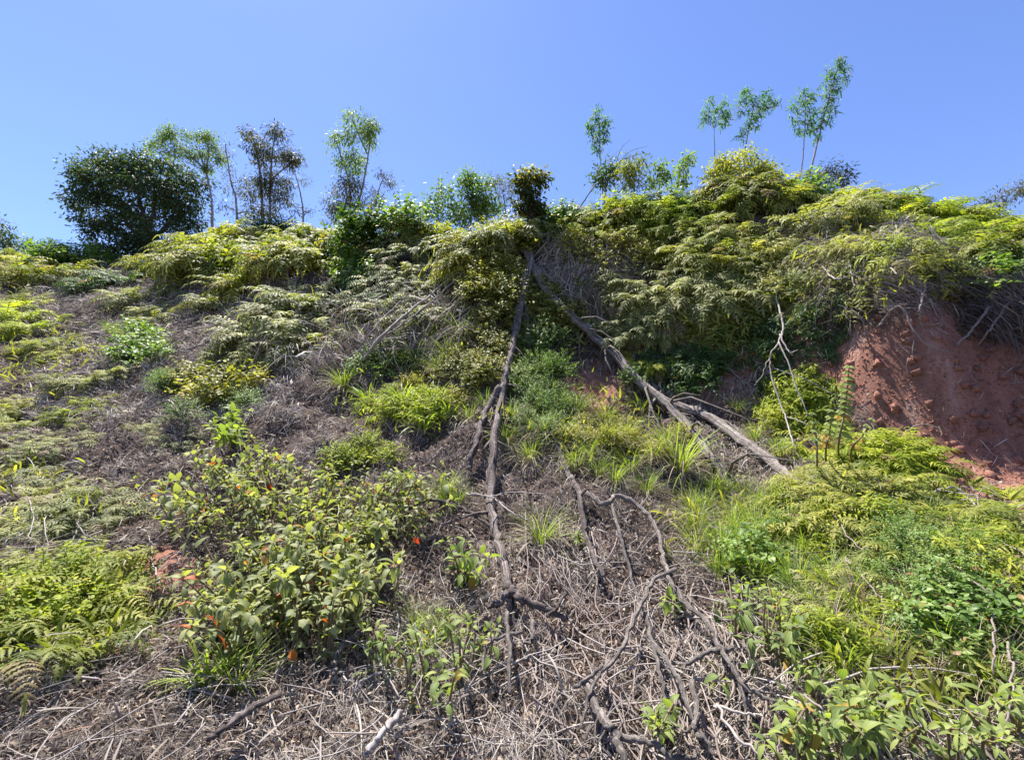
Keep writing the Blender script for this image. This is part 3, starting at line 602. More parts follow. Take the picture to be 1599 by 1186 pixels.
tuft(325, 1075, .75, 'few broad bright grass blades left of the young grass tuft', protos=GRASS_WIDE, key='gwide', dry=False)
tuft(535, 612, 1.1, 'fine arching grass tuft at the end of the leaning dead poles', gs=.9)
TP = [(670, 540), (700, 560), (720, 535), (650, 575), (690, 590)]
for (x, y), lab_ in zip(TP, place_labels(TP, 'fine pale grass tuft on the steep bank left of the dead root')):
    tuft(x, y, 1.0, lab_, 'fine grass on the steep bank')
TP = [(575, 632), (630, 628), (680, 632), (660, 672), (700, 655)]
for (x, y), lab_ in zip(TP, place_labels(TP, 'glossy broad-bladed grass tuft above the big shrub')):
    tuft(x, y, 1.05, lab_, 'broad-bladed grass patch', protos=GRASS_WIDE, key='gwide', dry=False)
TP = [(1100, 800), (1130, 780), (1160, 820), (1190, 800), (1120, 850), (1170, 870), (1090, 860), (1210, 850), (1145, 900), (1085, 825), (1225, 790)]
for (x, y), lab_ in zip(TP, place_labels(TP, 'green grass tuft right of the long grey branch')):
    tuft(x, y, .6, lab_, 'grass right of the grey branch')
TP = [(900, 735), (935, 745), (960, 760), (985, 740), (1010, 775), (920, 720)]
for (x, y), lab_ in zip(TP, place_labels(TP, 'short grass tuft between the root and fallen trunk')):
    tuft(x, y, .62, lab_, 'short grass at the middle')
TP = [(700, 770), (715, 790), (690, 785)]
for (x, y), lab_ in zip(TP, place_labels(TP, 'small green grass tuft at the right end of the big shrub')):
    tuft(x, y, .5, lab_, 'grass at the end of the shrub', dry=False)
TP = [(760, 640), (735, 660), (800, 660), (850, 680), (790, 700), (880, 690), (830, 720)]
for (x, y), lab_ in zip(TP, place_labels(TP, 'drooping half-dry grass tuft hanging around the dead roots')):
    tuft(x, y, .8, lab_, 'half-dry grass around the roots', gs=.8)
TP = [(1220, 900), (1260, 880), (1300, 920), (1270, 960), (1330, 940), (1350, 990), (1440, 990), (1480, 1030), (1540, 1000), (1400, 1050), (1560, 1080), (1320, 1060), (1230, 960), (1500, 860), (1460, 830)]
for (x, y), lab_ in zip(TP, place_labels(TP, 'half-dry grass tuft in the lower right mixed growth')):
    tuft(x, y, .5, lab_, 'grass in the lower right growth')
TP = [(1130, 860), (1180, 840), (1160, 780), (1210, 810), (1240, 830), (1110, 770), (1150, 840), (1200, 880), (1120, 900), (1180, 910), (1250, 930), (1080, 800)]
for (x, y), lab_ in zip(TP, place_labels(TP, 'sunlit green grass tuft below the fallen trunk ends')):
    tuft(x, y, .62, lab_, 'sunlit grass below the trunk ends', dry=False)
TP = [(1380, 900), (1430, 960), (1350, 960), (1490, 900), (1540, 960), (1420, 1010), (1580, 1030), (1520, 1060), (1300, 1000), (1370, 1040), (1460, 1080), (1590, 930)]
for (x, y), lab_ in zip(TP, place_labels(TP, 'straw-yellow grass tuft in the lower right growth')):
    tuft(x, y, .5, lab_, 'straw-yellow grass at the lower right', green='drygrass')
TP = [(900, 650), (940, 665), (980, 690), (1020, 720), (950, 700), (1000, 650), (870, 640), (1040, 700)]
for (x, y), lab_ in zip(TP, place_labels(TP, 'half-dry tall grass tuft under the fallen trunk')):
    tuft(x, y, .8, lab_, 'tall grass under the fallen trunk', gs=.9)
TP = [(790, 377), (745, 372), (720, 370), (765, 365)]
for (x, y), lab_ in zip(TP, place_labels(TP, 'bright short grass on the lip above the bare earth scar')):
    tuft(x, y, .8, lab_, 'grass on the scar lip', dry=False)
TP = [(650, 985), (660, 1030), (690, 1000)]
for (x, y), lab_ in zip(TP, place_labels(TP, 'slender grass tuft among small broad leaves in the lower middle')):
    tuft(x, y, .42, lab_, 'slender grass in the lower middle', dry=False)
TP = [(185, 525), (205, 520), (170, 520)]
for (x, y), lab_ in zip(TP, place_labels(TP, 'pale green grass tuft in the gully of the left slope')):
    tuft(x, y, .9, lab_, 'grass in the left gully', dry=False)
TP = [(890, 430), (930, 440), (960, 425), (910, 470), (870, 440)]
for (x, y), lab_ in zip(TP, place_labels(TP, 'dead brown grass tuft hanging right of the dead trunk top')):
    tuft(x, y, .95, lab_, 'dead grass by the trunk top', green='drygrass', protos=GRASS_DRY, key='gdry')
TP = [(1300, 690), (1180, 690), (1150, 650), (1215, 720)]
for (x, y), lab_ in zip(TP, place_labels(TP, 'light grass tuft beside the fallen trunk and clay hollow')):
    tuft(x, y, .55, lab_, 'light grass by the trunks')

# ------------------------------------------------------------------ broad-leaved shrubs
def broad_shrub(name, label, base, tips, mat='shrub', lsz=.075, leaf=OVB, stem_r=.006, per=4, reds=0, cat='shrub', group=None, nodes_gap=.055, dead_p=.035, spread=0, hub=None):
    """woody stems from the base to every tip, opposite leaves along them, a star of leaves at the end"""
    base = np.asarray(base); base0 = base; st = MB(); fo = MB()
    redpos = []
    for tp in tips:
        tp = np.asarray(tp)
        if spread:
            qx, qy, _ = topix(tp); base = ground(qx*(1-spread)+hub[0]*spread+rng.normal(0, 12), qy+rng.uniform(35, 110))[0]
        v = tp-base; L0 = np.linalg.norm(v)
        mid = base+v*.5+np.array([0, 0, .12*L0])+rng.normal(0, .05*L0, 3)
        C = catmull(np.stack([base+rng.normal(0, .01, 3), mid, tp]), 7)
        tube(st, C, np.linspace(stem_r, stem_r*.3, len(C)), 5)
        seg = np.linalg.norm(np.diff(C, axis=0), axis=1); s = np.concatenate([[0], np.cumsum(seg)]); tot = s[-1]
        nn = max(2, int(min(tot, .45)/nodes_gap)); q = np.linspace(tot-nn*nodes_gap*.9, tot, nn)
        P = np.stack([np.interp(q, s, C[:, k]) for k in range(3)], -1); T = unit(np.gradient(P, axis=0) if nn > 1 else np.array([tp-mid]))
        ph = rng.uniform(0, 6.28)
        for i in range(nn):
            t_ = T[i]; a = unit(np.cross(t_, [.1, .2, 1.])); b_ = np.cross(a, t_); an = ph+(i % 2)*1.57+rng.normal(0, .2)
            r1 = a*math.cos(an)+b_*math.sin(an); last = i == nn-1
            ds = [r1, -r1] if not last else [r1, -r1, a*math.cos(an+1.57)+b_*math.sin(an+1.57), -(a*math.cos(an+1.57)+b_*math.sin(an+1.57))]
            D = np.array(ds)+t_*(.35 if not last else .6)+np.array([0, 0, .05]); D += rng.normal(0, .24, D.shape)
            k = len(ds); S = lsz*rng.uniform(.45, 1.25, k)*(1 if not last else .75)
            tone = np.clip(rng.normal(.48+.25*last, .17, k), 0, 1)
            keep = rng.random(k) > .08
            inst(fo, leaf, (P[i]+unit(D)*.012)[keep], D[keep], (np.tile([0, 0, 1.], (k, 1))+rng.normal(0, .3, (k, 3)))[keep], S[keep], rnd=tone[keep], dead=((rng.random(k) < dead_p)*rng.uniform(.5, 1, k))[keep])
        redpos.append((P[0], T[0]))
    e = empty(name, Vector(base0)); tag(e, label, cat, group)
    loc = np.asarray(base0)
    def shift(mb):
        V_, Q_, A_ = mb.arrays(); return V_-loc, Q_, A_
    link('stem', mkmesh('stem', *shift(st), M['stem']), e)
    link('foliage', mkmesh('foliage', *shift(fo), M[mat]), e)
    for k in range(reds):
        P0, T0 = redpos[rng.integers(len(redpos))]; mb = MB()
        toward = unit(np.array([0, 0, CZ])-P0)
        pos = P0+toward*.08-loc+np.array([0, 0, .02])
        inst(mb, OVB, pos[None], np.array([[rng.normal(0, .4), rng.normal(0, .2), -1.]]), toward[None], np.array([lsz*rng.uniform(.6, .95)]), rnd=np.array([rng.random()]))
        o = link('withered_leaf', mb.mesh('withered_leaf', M['redleaf']), e); o['label'] = 'withered rust-red leaf'
    return e
def tips_in(ells, n, dlo, dhi, lift=(.0, .3)):
    out = []
    tot = sum(a[2]*a[3] for a in ells)
    for (cx, cy, rx, ry) in ells:
        for k in range(max(1, int(n*rx*ry/tot))):
            a = rng.uniform(0, 6.283); q = math.sqrt(rng.random()); x, y = cx+rx*q*math.cos(a), cy+ry*q*math.sin(a)
            _, _, dg = topix(ground(x, y)[0]); d = dg*(1-rng.uniform(.03, .26)) if dlo == 0 else max(min(dg-.02, rng.uniform(dlo, dhi)), dg-.75)
            out.append(pix(x, y, d))
    return out
main_ells = [(480, 830, 140, 60), (420, 750, 110, 50), (560, 760, 110, 50), (650, 760, 70, 45), (380, 900, 100, 60), (500, 900, 110, 50), (240, 770, 60, 25), (330, 960, 70, 30), (560, 850, 80, 60), (340, 720, 60, 30), (390, 690, 30, 20), (300, 800, 45, 30)]
base = ground(490, 985)[0]
broad_shrub('broad_leaved_shrub', 'large spreading shrub with ribbed oval leaves, some withered red, in the lower left foreground', base, tips_in(main_ells, 300, 0, 0), lsz=.070, reds=11, stem_r=.006, spread=.3, hub=(480, 960))
base = ground(370, 690)[0]
broad_shrub('broad_leaved_shrub', 'small shrub with sunlit yellow-green leaves behind the large spreading shrub', base, tips_in([(345, 660, 40, 18), (385, 650, 30, 14), (370, 680, 40, 15)], 16, 2.6, 3.6), 'shrub_green', lsz=.10)
base = ground(690, 1060)[0]
broad_shrub('broad_leaved_shrub', 'low plant with star-shaped leaf tips right below the large spreading shrub', base, tips_in([(680, 985, 70, 40), (740, 980, 40, 30), (600, 1000, 50, 25), (700, 1050, 40, 20)], 30, 0, 0), 'shrub_green', lsz=.055, spread=.2, hub=(690, 1050))
base = ground(720, 900)[0]
broad_shrub('broad_leaved_shrub', 'little green plant in front of the dead root, left of the grass tuft', base, tips_in([(740, 880, 32, 20), (710, 850, 24, 14)], 9, 2.0, 2.7), 'shrub_green', lsz=.08)
base = ground(1190, 1010)[0]
broad_shrub('broad_leaved_shrub', 'bushy green shrub right of the long grey branch in the lower right', base, tips_in([(1190, 955, 75, 50), (1150, 925, 40, 30), (1235, 985, 45, 30)], 28, 0, 0), 'shrub_green', lsz=.055, spread=.2, hub=(1190, 1000))
base = ground(1265, 1060)[0]
broad_shrub('broad_leaved_shrub', 'single star of fresh green leaves on a short stem below the bushy shrub', base, tips_in([(1258, 1035, 14, 12)], 3, 1.3, 1.6), 'shrub_green', lsz=.06)
base = ground(1290, 1180)[0]
broad_shrub('broad_leaved_shrub', 'fresh green broad-leaved shrub along the bottom edge right of centre', base, tips_in([(1290, 1110, 80, 60), (1370, 1150, 50, 30), (1225, 1160, 40, 25)], 30, 0, 0), 'shrub_green', lsz=.050, spread=.2, hub=(1290, 1180))
base = ground(1480, 1180)[0]
broad_shrub('broad_leaved_shrub', 'tall-stemmed shrub with long pointed leaves near the lower right corner', base, tips_in([(1460, 1110, 90, 60), (1540, 1140, 60, 45), (1390, 1070, 50, 40)], 24, 0, 0), 'shrub_green', lsz=.048, spread=.2, hub=(1480, 1180), leaf=strip(1, .34, 6, droop=.7, fold=.25, shape='leaf'))
base = ground(1590, 1160)[0]
broad_shrub('broad_leaved_shrub', 'leafy stem with large bright leaves cut by the right edge at the bottom', base, tips_in([(1590, 1110, 30, 40), (1600, 1060, 25, 25)], 9, 1.0, 1.35), 'shrub_green', lsz=.055, leaf=strip(1, .34, 6, droop=.7, fold=.25, shape='leaf'))
base = ground(1110, 1075)[0]
broad_shrub('seedling', 'small seedling between the dead branches in the bottom middle', base, tips_in([(1130, 1065, 14, 8)], 3, 1.4, 1.8), 'shrub_green', lsz=.06, cat='seedling')
base = ground(905, 850)[0]
broad_shrub('seedling', 'tiny bright green seedling right of the grass tuft in the lower middle', base, tips_in([(902, 835, 5, 8)], 3, 2.4, 2.8), 'shrub_green', lsz=.04, cat='seedling')
base = ground(1060, 950)[0]
broad_shrub('seedling', 'yellow-green curled seedling on the straw left of the bushy shrub', base, tips_in([(1050, 945, 14, 10)], 3, 1.8, 2.2), 'shrub_green', lsz=.06, cat='seedling')
base = ground(1030, 1150)[0]
broad_shrub('seedling', 'small yellowish seedling among twigs at the bottom middle', base, tips_in([(1030, 1130, 16, 14)], 5, 1.2, 1.6), 'shrub_green', lsz=.045, cat='seedling')
# tall leafy stem against the red clay
def leafy_stem(label, px0, py0, px1, py1, d, lsz, n):
    p0, p1 = pix(px0, py0, d), pix(px1, py1, d-.05); g = ground(px0, py0+25)[0]
    st = MB(); fo = MB(); C = catmull(np.stack([g, p0, (p0+p1)/2+[.01, 0, 0], p1]), 6); tube(st, C, np.linspace(.008, .003, len(C)), 5)
    T = unit(p1-p0); t_ = np.linspace(.12, 1, n); 
    for i, q in enumerate(t_):
        a = unit(np.cross(T, [0, 1, 0])); b_ = np.cross(T, a); an = (i % 2)*1.57+.4; r1 = a*math.cos(an)+b_*math.sin(an); r2 = a*math.cos(an+1.57)+b_*math.sin(an+1.57)
        P = np.tile(p0+(p1-p0)*q, (4, 1)); D = np.array([r1, -r1, r2, -r2])-T*.12+np.array([0, -.25, 0])
        dd = 1. if q < .4 and rng.random() < .5 else 0.
        inst(fo, OVB, P, D, np.tile(T*.55+unit(np.array([0, 0, CZ])-p0)*.8, (4, 1)), lsz*rng.uniform(.7, 1.1, 4)*(1.1-.5*q), rnd=np.clip(rng.normal(.7, .15, 4), 0, 1), dead=np.full(4, dd*.8))
    e = empty('upright_plant', Vector(g)); tag(e, label, 'plant')
    for nm, mb, mt in (('stem', st, 'stem'), ('foliage', fo, 'shrub_green')):
        V_, Q_, A_ = mb.arrays(); link(nm, mkmesh(nm, V_-g, Q_, A_, M[mt]), e)
leafy_stem('tall upright stem with stacked pairs of pale leaves against the red clay', 1310, 690, 1326, 572, 2.75, .075, 13)
leafy_stem('short leafy stem left of the tall upright one before the clay', 1290, 700, 1297, 640, 2.75, .06, 6)
leafy_stem('slanting leafy stem right of the tall upright one before the clay', 1330, 700, 1362, 655, 2.75, .055, 5)
leafy_stem('low leafy stem leftmost beside the tall upright one before the clay', 1276, 720, 1268, 645, 2.75, .055, 6)

# ------------------------------------------------------------------ dead wood
def lay(pts, off=.03, m=7, jit=.0):
    """picture points (px, py[, metres in front of the ground]) laid onto the ground"""
    out = []
    for p in pts:
        g = ground(p[0], p[1])[0]; o = p[2] if len(p) > 2 else off
        v = unit(np.array([0, 0, CZ])-g); out.append(g+v*(o+(.13 if p[1] > 900 else .09 if p[1] > 760 else .03)))
    C = catmull(np.array(out), m)
    if jit: C = wig(C, jit)
    return C
def wood(name, label, pts, r0, r1, mat='bark', cat='dead branch', subs=(), sides=9, rough=.10, off=None, jit=.004, group=None):
    C = lay(pts, off if off is not None else r0*.9, jit=jit); mb = MB(); kn = 1+rng.normal(0, .05, len(C))+.16*(rng.random(len(C)) < .1)
    tube(mb, C, np.linspace(r0, r1, len(C))*kn, sides, rough)
    for _ in range(int(len(C)/4) if r0 > .012 else 0):
        q = rng.integers(2, len(C)-1); d_ = unit(C[q]-C[q-1]); sd_ = unit(np.cross(d_, rng.normal(0, 1, 3))); L1 = r0*rng.uniform(2.5, 9)
        tube(mb, wig(np.stack([C[q], C[q]+(d_*.6+sd_)*L1*.4, C[q]+(d_*1.1+sd_*1.1)*L1*.8+[0, 0, -.1*L1], C[q]+(d_*1.7+sd_*1.2)*L1+[0, 0, -.3*L1]]), L1*.04), np.array([.3, .2, .12, .05])*r0, 5, .1)
    loc = C[0].copy(); V_, Q_, A_ = mb.arrays(); o = link(name, mkmesh(name, V_-loc, Q_, A_, M[mat]), loc=Vector(loc)); tag(o, label, cat, group)
    for s in subs:
        sp, a, b_ = s[:3]; C2 = lay(sp, off if off is not None else max(a*.9, .02), jit=jit*.7); mb = MB(); tube(mb, C2, np.linspace(a, b_, len(C2)), max(5, sides-3), rough)
        V_, Q_, A_ = mb.arrays(); c = link('side_branch', mkmesh('side_branch', V_-loc, Q_, A_, M[mat]), o)
    return o
wood('fallen_trunk', 'long weathered grey trunk slanting down right from the stump and forking on the slope', [(820, 392, .12), (848, 452, .12), (885, 492, .12), (930, 535, .14), (1000, 600, .16), (1060, 652, .14), (1105, 705, .1), (1135, 748, .07), (1152, 778, .0)], .058, .034, cat='fallen trunk', sides=16, rough=.2, jit=.007,
     subs=[([(990, 590, .12), (1030, 618, .12), (1100, 652, .10), (1180, 705, .08), (1235, 745, .06), (1265, 765, .02)],   .046, .026), ([(862, 465, .12), (900, 520, .04), (905, 560, .0)], .02, .008), ([(1120, 655, .1), (1150, 670, .08), (1195, 720, .06)], .018, .006)])
wood('dead_root', 'dark twisted root running down the middle of the bank to a fork', [(822, 425, .2), (812, 480, .2), (803, 530, .2), (790, 580, .22), (783, 625, .22), (772, 690, .2), (766, 760, .14), (772, 830, .1), (786, 880, .06), (793, 922, .05)], .045, .024, 'bark_dark', 'dead root', sides=12, rough=.15, jit=.008,
     subs=[([(780, 608, .22), (760, 645, .2), (745, 690, .14), (733, 728, .06)], .034, .022), ([(793, 920, .05), (815, 940, .04), (850, 962, .03), (880, 968, .01)], .024, .012), ([(793, 922, .05), (780, 938, .04), (764, 955, .01)], .018, .010), ([(822, 480, .15), (826, 530, .12), (832, 580, .08)], .018, .010)])
wood('dead_root', 'pale upright root hugging the dark root just under the stump', [(830, 400, .16), (822, 450, .16), (818, 490, .12), (828, 560, .04)], .034, .014, 'bark', 'dead root', sides=10, rough=.12)
wood('dead_root', 'dark short root rising left of the long grey branch at the middle', [(868, 690, .05), (885, 735, .06), (903, 775, .05), (915, 840, .05), (942, 905, .01)], .024, .009, 'bark_dark', 'dead root', rough=.16)
wood('dead_branch', 'long grey sinuous branch arching from the middle down to the lower right', [(915, 770, .05), (943, 792, .1), (962, 781, .14), (1000, 797, .16), (1028, 830, .16), (1038, 880, .14), (1060, 930, .12), (1105, 975, .1), (1135, 1030, .08), (1165, 1068, .05), (1215, 1100, .03)], .016, .007, 'bark', sides=9, rough=.16,
     subs=[([(955, 784, .12), (970, 840, .1), (985, 900, .07), (1005, 965, .04)], .009, .005), ([(1142, 1035, .06), (1160, 1090, .04), (1165, 1130, .01)], .007, .004), ([(1028, 832, .14), (1000, 870, .08), (1030, 890, .05)], .006, .004)])
wood('dead_branch', 'curved smooth grey branch crossing the straw from right to left in the lower middle', [(1055, 892, .14), (1020, 915, .12), (995, 965, .12), (965, 1025, .1), (930, 1048, .08), (900, 1085, .02)], .009, .006, 'bark', rough=.12,
     subs=[([(950, 1036, .09), (925, 1075, .06), (905, 1140, .03)], .008, .004)])
wood('dead_branch', 'thick pale stick slanting to the bottom edge at the middle', [(915, 1068, .03), (940, 1120, .05), (962, 1160, .05), (975, 1200, .04)], .014, .012, 'bark', rough=.14)
wood('dead_branch', 'stick lying level across the bottom edge right of the thick pale stick', [(962, 1158, .04), (1010, 1168, .05), (1050, 1180, .04), (1090, 1195, .03)], .010, .006, 'bark')
wood('dead_branch', 'grey branch snaking down the straw between the two curved branches', [(1005, 960, .05), (1020, 1010, .06), (1055, 1060, .06), (1075, 1110, .04), (1110, 1190, .02)], .009, .005, 'bark', subs=[([(1020, 1010, .05), (1030, 1060, .05), (1038, 1085, .05), (1020, 1150, .02)], .008, .005)])
wood('dead_branch', 'grey curved twig joining the long branch at the lower right', [(1145, 1022, .04), (1110, 1030, .07), (1072, 1045, .04)], .010, .007, 'bark')
wood('dead_branch', 'thin forked stick left of the long branch end at the bottom', [(1080, 1075, .02), (1090, 1120, .05), (1085, 1150, .05), (1115, 1190, .02)], .009, .006, 'bark', subs=[([(1090, 1125, .05), (1070, 1150, .03)], .006, .004)])
wood('dead_branch', 'straight pale twig at the bottom edge right of the middle', [(1120, 1110, .03), (1150, 1150, .05), (1190, 1195, .02)], .005, .0035, 'twig_grey', subs=[([(1115, 1110, .03), (1160, 1122, .04), (1190, 1125, .01)], .005, .003)])
wood('dead_branch', 'dark arched branch reaching from the big shrub to the root', [(640, 795, .12), (672, 786, .14), (715, 797, .12), (765, 820, .08)], .012, .010, 'bark_dark')
wood('dead_branch', 'slim pale branch crossing the root above the grass tuft', [(728, 768, .12), (765, 782, .16), (800, 800, .14), (835, 820, .08)], .007, .005, 'twig_grey', subs=[([(765, 782, .16), (800, 770, .12), (855, 768, .06)], .005, .003)])
wood('dead_branch', 'dark short forked twig on the straw right of the root fork', [(855, 965, .04), (870, 950, .07), (882, 930, .05)], .010, .006, 'bark_dark')
wood('dead_branch', 'dark stick at the lower left foreground below the young grass', [(435, 1085, .03), (390, 1112, .05), (345, 1145, .05), (325, 1160, .02)], .011, .009, 'bark_dark')
wood('dead_branch', 'pale stout stick at the bottom edge left of centre', [(625, 1118, .05), (600, 1148, .06), (570, 1192, .03)], .010, .009, 'twig_grey')
wood('dead_branch', 'dark branch lying under the big shrub toward the lower middle', [(560, 990, .05), (530, 1020, .06), (520, 1060, .04)], .012, .009, 'bark_dark')
wood('dead_branch', 'straight dead stem standing in the straw below the root fork', [(792, 955, .03), (795, 1020, .06), (795, 1085, .03)], .008, .007, 'bark')
wood('dead_branch', 'broken stem leaning left of the standing dead stem', [(830, 968, .02), (832, 1000, .05), (820, 1010, .02)], .010, .006, 'bark')
wood('dead_branch', 'curved grey twig reaching left from the standing dead stem', [(815, 990, .05), (765, 1012, .06), (750, 1050, .02)], .008, .006, 'bark')
# leaning pale poles left of centre
for k, (pp, ra, rb, lab) in enumerate([
    ([(740, 405, .2), (690, 448, .65), (630, 495, .75), (590, 535, .6), (568, 566, .1)], .020, .030, 'thickest pale dead pole leaning down left below the earth scar'),
    ([(738, 416, .2), (680, 465, .6), (625, 508, .65), (570, 552, .15)], .013, .017, 'thin pale dead pole just under the thickest leaning pole'),
    ([(705, 462, .3), (655, 492, .6), (590, 530, .5), (535, 565, .1)], .010, .011, 'lower thin dead pole among the leaning poles'),
    ([(660, 450, .4), (618, 478, .6), (580, 520, .5), (556, 552, .1)], .011, .013, 'short upper dead pole left of the thickest leaning pole')]):
    wood('dead_pole', lab, pp, ra*.7, rb*.65, 'twig_grey', 'dead pole', sides=7)
wood('dead_branch', 'thin dead branch lying across the straw slope at the middle left', [(640, 590, .06), (560, 610, .08), (500, 620, .08), (440, 628, .03)], .012, .008, 'bark_dark')
wood('dead_branch', 'dark stick on the straw slope right of the light flare area', [(345, 520, .05), (310, 540, .1), (260, 560, .05)], .03, .02, 'bark')
wood('dead_branch', 'long fallen pole lying down the left straw slope', [(350, 560, .05), (320, 580, .1), (300, 600, .05)], .02, .015, 'bark_dark')
wood('dead_branch', 'thin dark pole lying level high on the left straw slope', [(110, 515, .08), (170, 525, .1), (240, 528, .08)], .03, .02, 'bark_dark')
# white forked branch on the right
wood('dead_branch', 'white forked dead branch hanging down the shaded wall on the right bank', [(1212, 470, .2), (1222, 505, .3), (1216, 535, .35), (1203, 560, .35), (1207, 600, .35), (1225, 650, .3), (1238, 690, .2), (1247, 720, .05)], .009, .005, 'twig_grey', sides=7,
     subs=[([(1218, 530, .35), (1232, 548, .35), (1246, 552, .3)], .009, .003), ([(1216, 535, .35), (1230, 575, .35), (1250, 620, .3), (1262, 650, .2)], .008, .004), ([(1205, 565, .35), (1190, 585, .3), (1178, 600, .25)], .005, .003), ([(1210, 580, .3), (1260, 595, .25), (1300, 615, .15)], .005, .003), ([(1228, 655, .28), (1255, 668, .25), (1275, 680, .15)], .005, .003)])
wood('dead_branch', 'pale curved twig looping below the tangle on the right bank', [(1280, 405, .1), (1290, 430, .2), (1305, 441, .25), (1325, 441, .2)], .008, .006, 'twig')
wood('dead_branch', 'pale branch slanting through the dead tangle on the right bank', [(1290, 340, .2), (1330, 365, .25), (1360, 385, .25), (1400, 430, .2)], .008, .006, 'twig_grey')
wood('dead_branch', 'pale twig at the lip of the red clay hollow', [(1400, 408, .2), (1440, 410, .25), (1470, 405, .15)], .009, .006, 'twig')
wood('dead_branch', 'short pale twig hanging below the tangle on the right bank', [(1325, 410, .15), (1330, 430, .2), (1334, 445, .2)], .007, .005, 'twig')
wood('dead_branch', 'slanting bare stick at the right edge above the hollow', [(1590, 365, .15), (1560, 378, .2), (1535, 395, .1)], .010, .006, 'twig')
wood('hanging_root', 'thin root hanging straight down over the red clay', [(1446, 450, .12), (1441, 500, .14), (1441, 530, .1), (1445, 555, .02)], .009, .006, 'twig_brown', 'root')
wood('hanging_root', 'thin root running down right across the red clay', [(1370, 508, .04), (1410, 530, .06), (1440, 555, .06), (1490, 562, .04)], .008, .005, 'twig_brown', 'root')
wood('hanging_root', 'slanting root in the dark upper right of the clay hollow', [(1545, 480, .12), (1520, 515, .12), (1497, 555, .03)], .010, .006, 'twig_brown', 'root')
wood('hanging_root', 'forked root at the right edge of the clay hollow', [(1580, 500, .1), (1550, 535, .12), (1530, 560, .03)], .008, .005, 'twig_brown', 'root')
wood('dead_branch', 'arched pale branch lying on the ferns below the red clay', [(1290, 775, .08), (1340, 760, .16), (1370, 760, .18), (1410, 777, .14), (1450, 768, .12), (1490, 762, .12), (1520, 785, .1), (1540, 830, .06), (1570, 865, .02)], .006, .004, 'twig_grey', sides=6)
for k, (pp, lab) in enumerate([
    ([(1320, 875, .06), (1360, 915, .1), (1390, 960, .05)], 'thin grey stalk crossing the tiny-leaved bush at the right'),
    ([(1470, 870, .06), (1530, 915, .12), (1599, 960, .05)], 'upper slanting dry stalk near the right edge'),
    ([(1300, 810, .06), (1345, 860, .1), (1420, 905, .05)], 'long dry stalk slanting above the tiny-leaved bush'),
    ([(1250, 1090, .03), (1300, 1130, .06), (1340, 1180, .03)], 'grey stalk among the broad leaves at the bottom right'),
    ([(1575, 1010, .05), (1585, 1080, .1), (1560, 1180, .05)], 'thick tan stalk standing at the lower right corner'),
    ([(1540, 930, .05), (1555, 1000, .1), (1550, 1060, .05)], 'upright pale stalk near the right edge')]):
    wood('dry_stalk', lab, pp, .0036, .0024, 'twig_brown', 'dry stalk', sides=6)
for k, (pp, lab) in enumerate([
    ([(20, 745, .05), (50, 800, .12), (45, 850, .05)], 'white dead twig standing leftmost among the pale ferns'),
    ([(75, 780, .05), (70, 820, .12), (75, 870, .05)], 'white dead twig behind the front fern bed on the left'),
    ([(95, 770, .05), (120, 825, .1), (155, 850, .05)], 'white forked twig right of the pale ferns'),
    ([(130, 780, .05), (118, 830, .1), (110, 860, .03)], 'short white twig beside the white forked twig'),
    ([(0, 690, .05), (40, 720, .1), (70, 760, .05)], 'long bleached twig at the left edge above the pale ferns'),
    ([(160, 830, .05), (120, 850, .1), (95, 880, .03)], 'dark slanting twig above the front fern bed'),
    ([(235, 850, .05), (238, 880, .1), (250, 910, .03)], 'pale curved twig by the reddish path'),
    ([(530, 770, .2), (528, 800, .22), (525, 830, .1)], 'white upright twig within the large spreading shrub')]):
    wood('dead_twig', lab, pp, .004, .003, 'twig_grey', 'twig', sides=5)

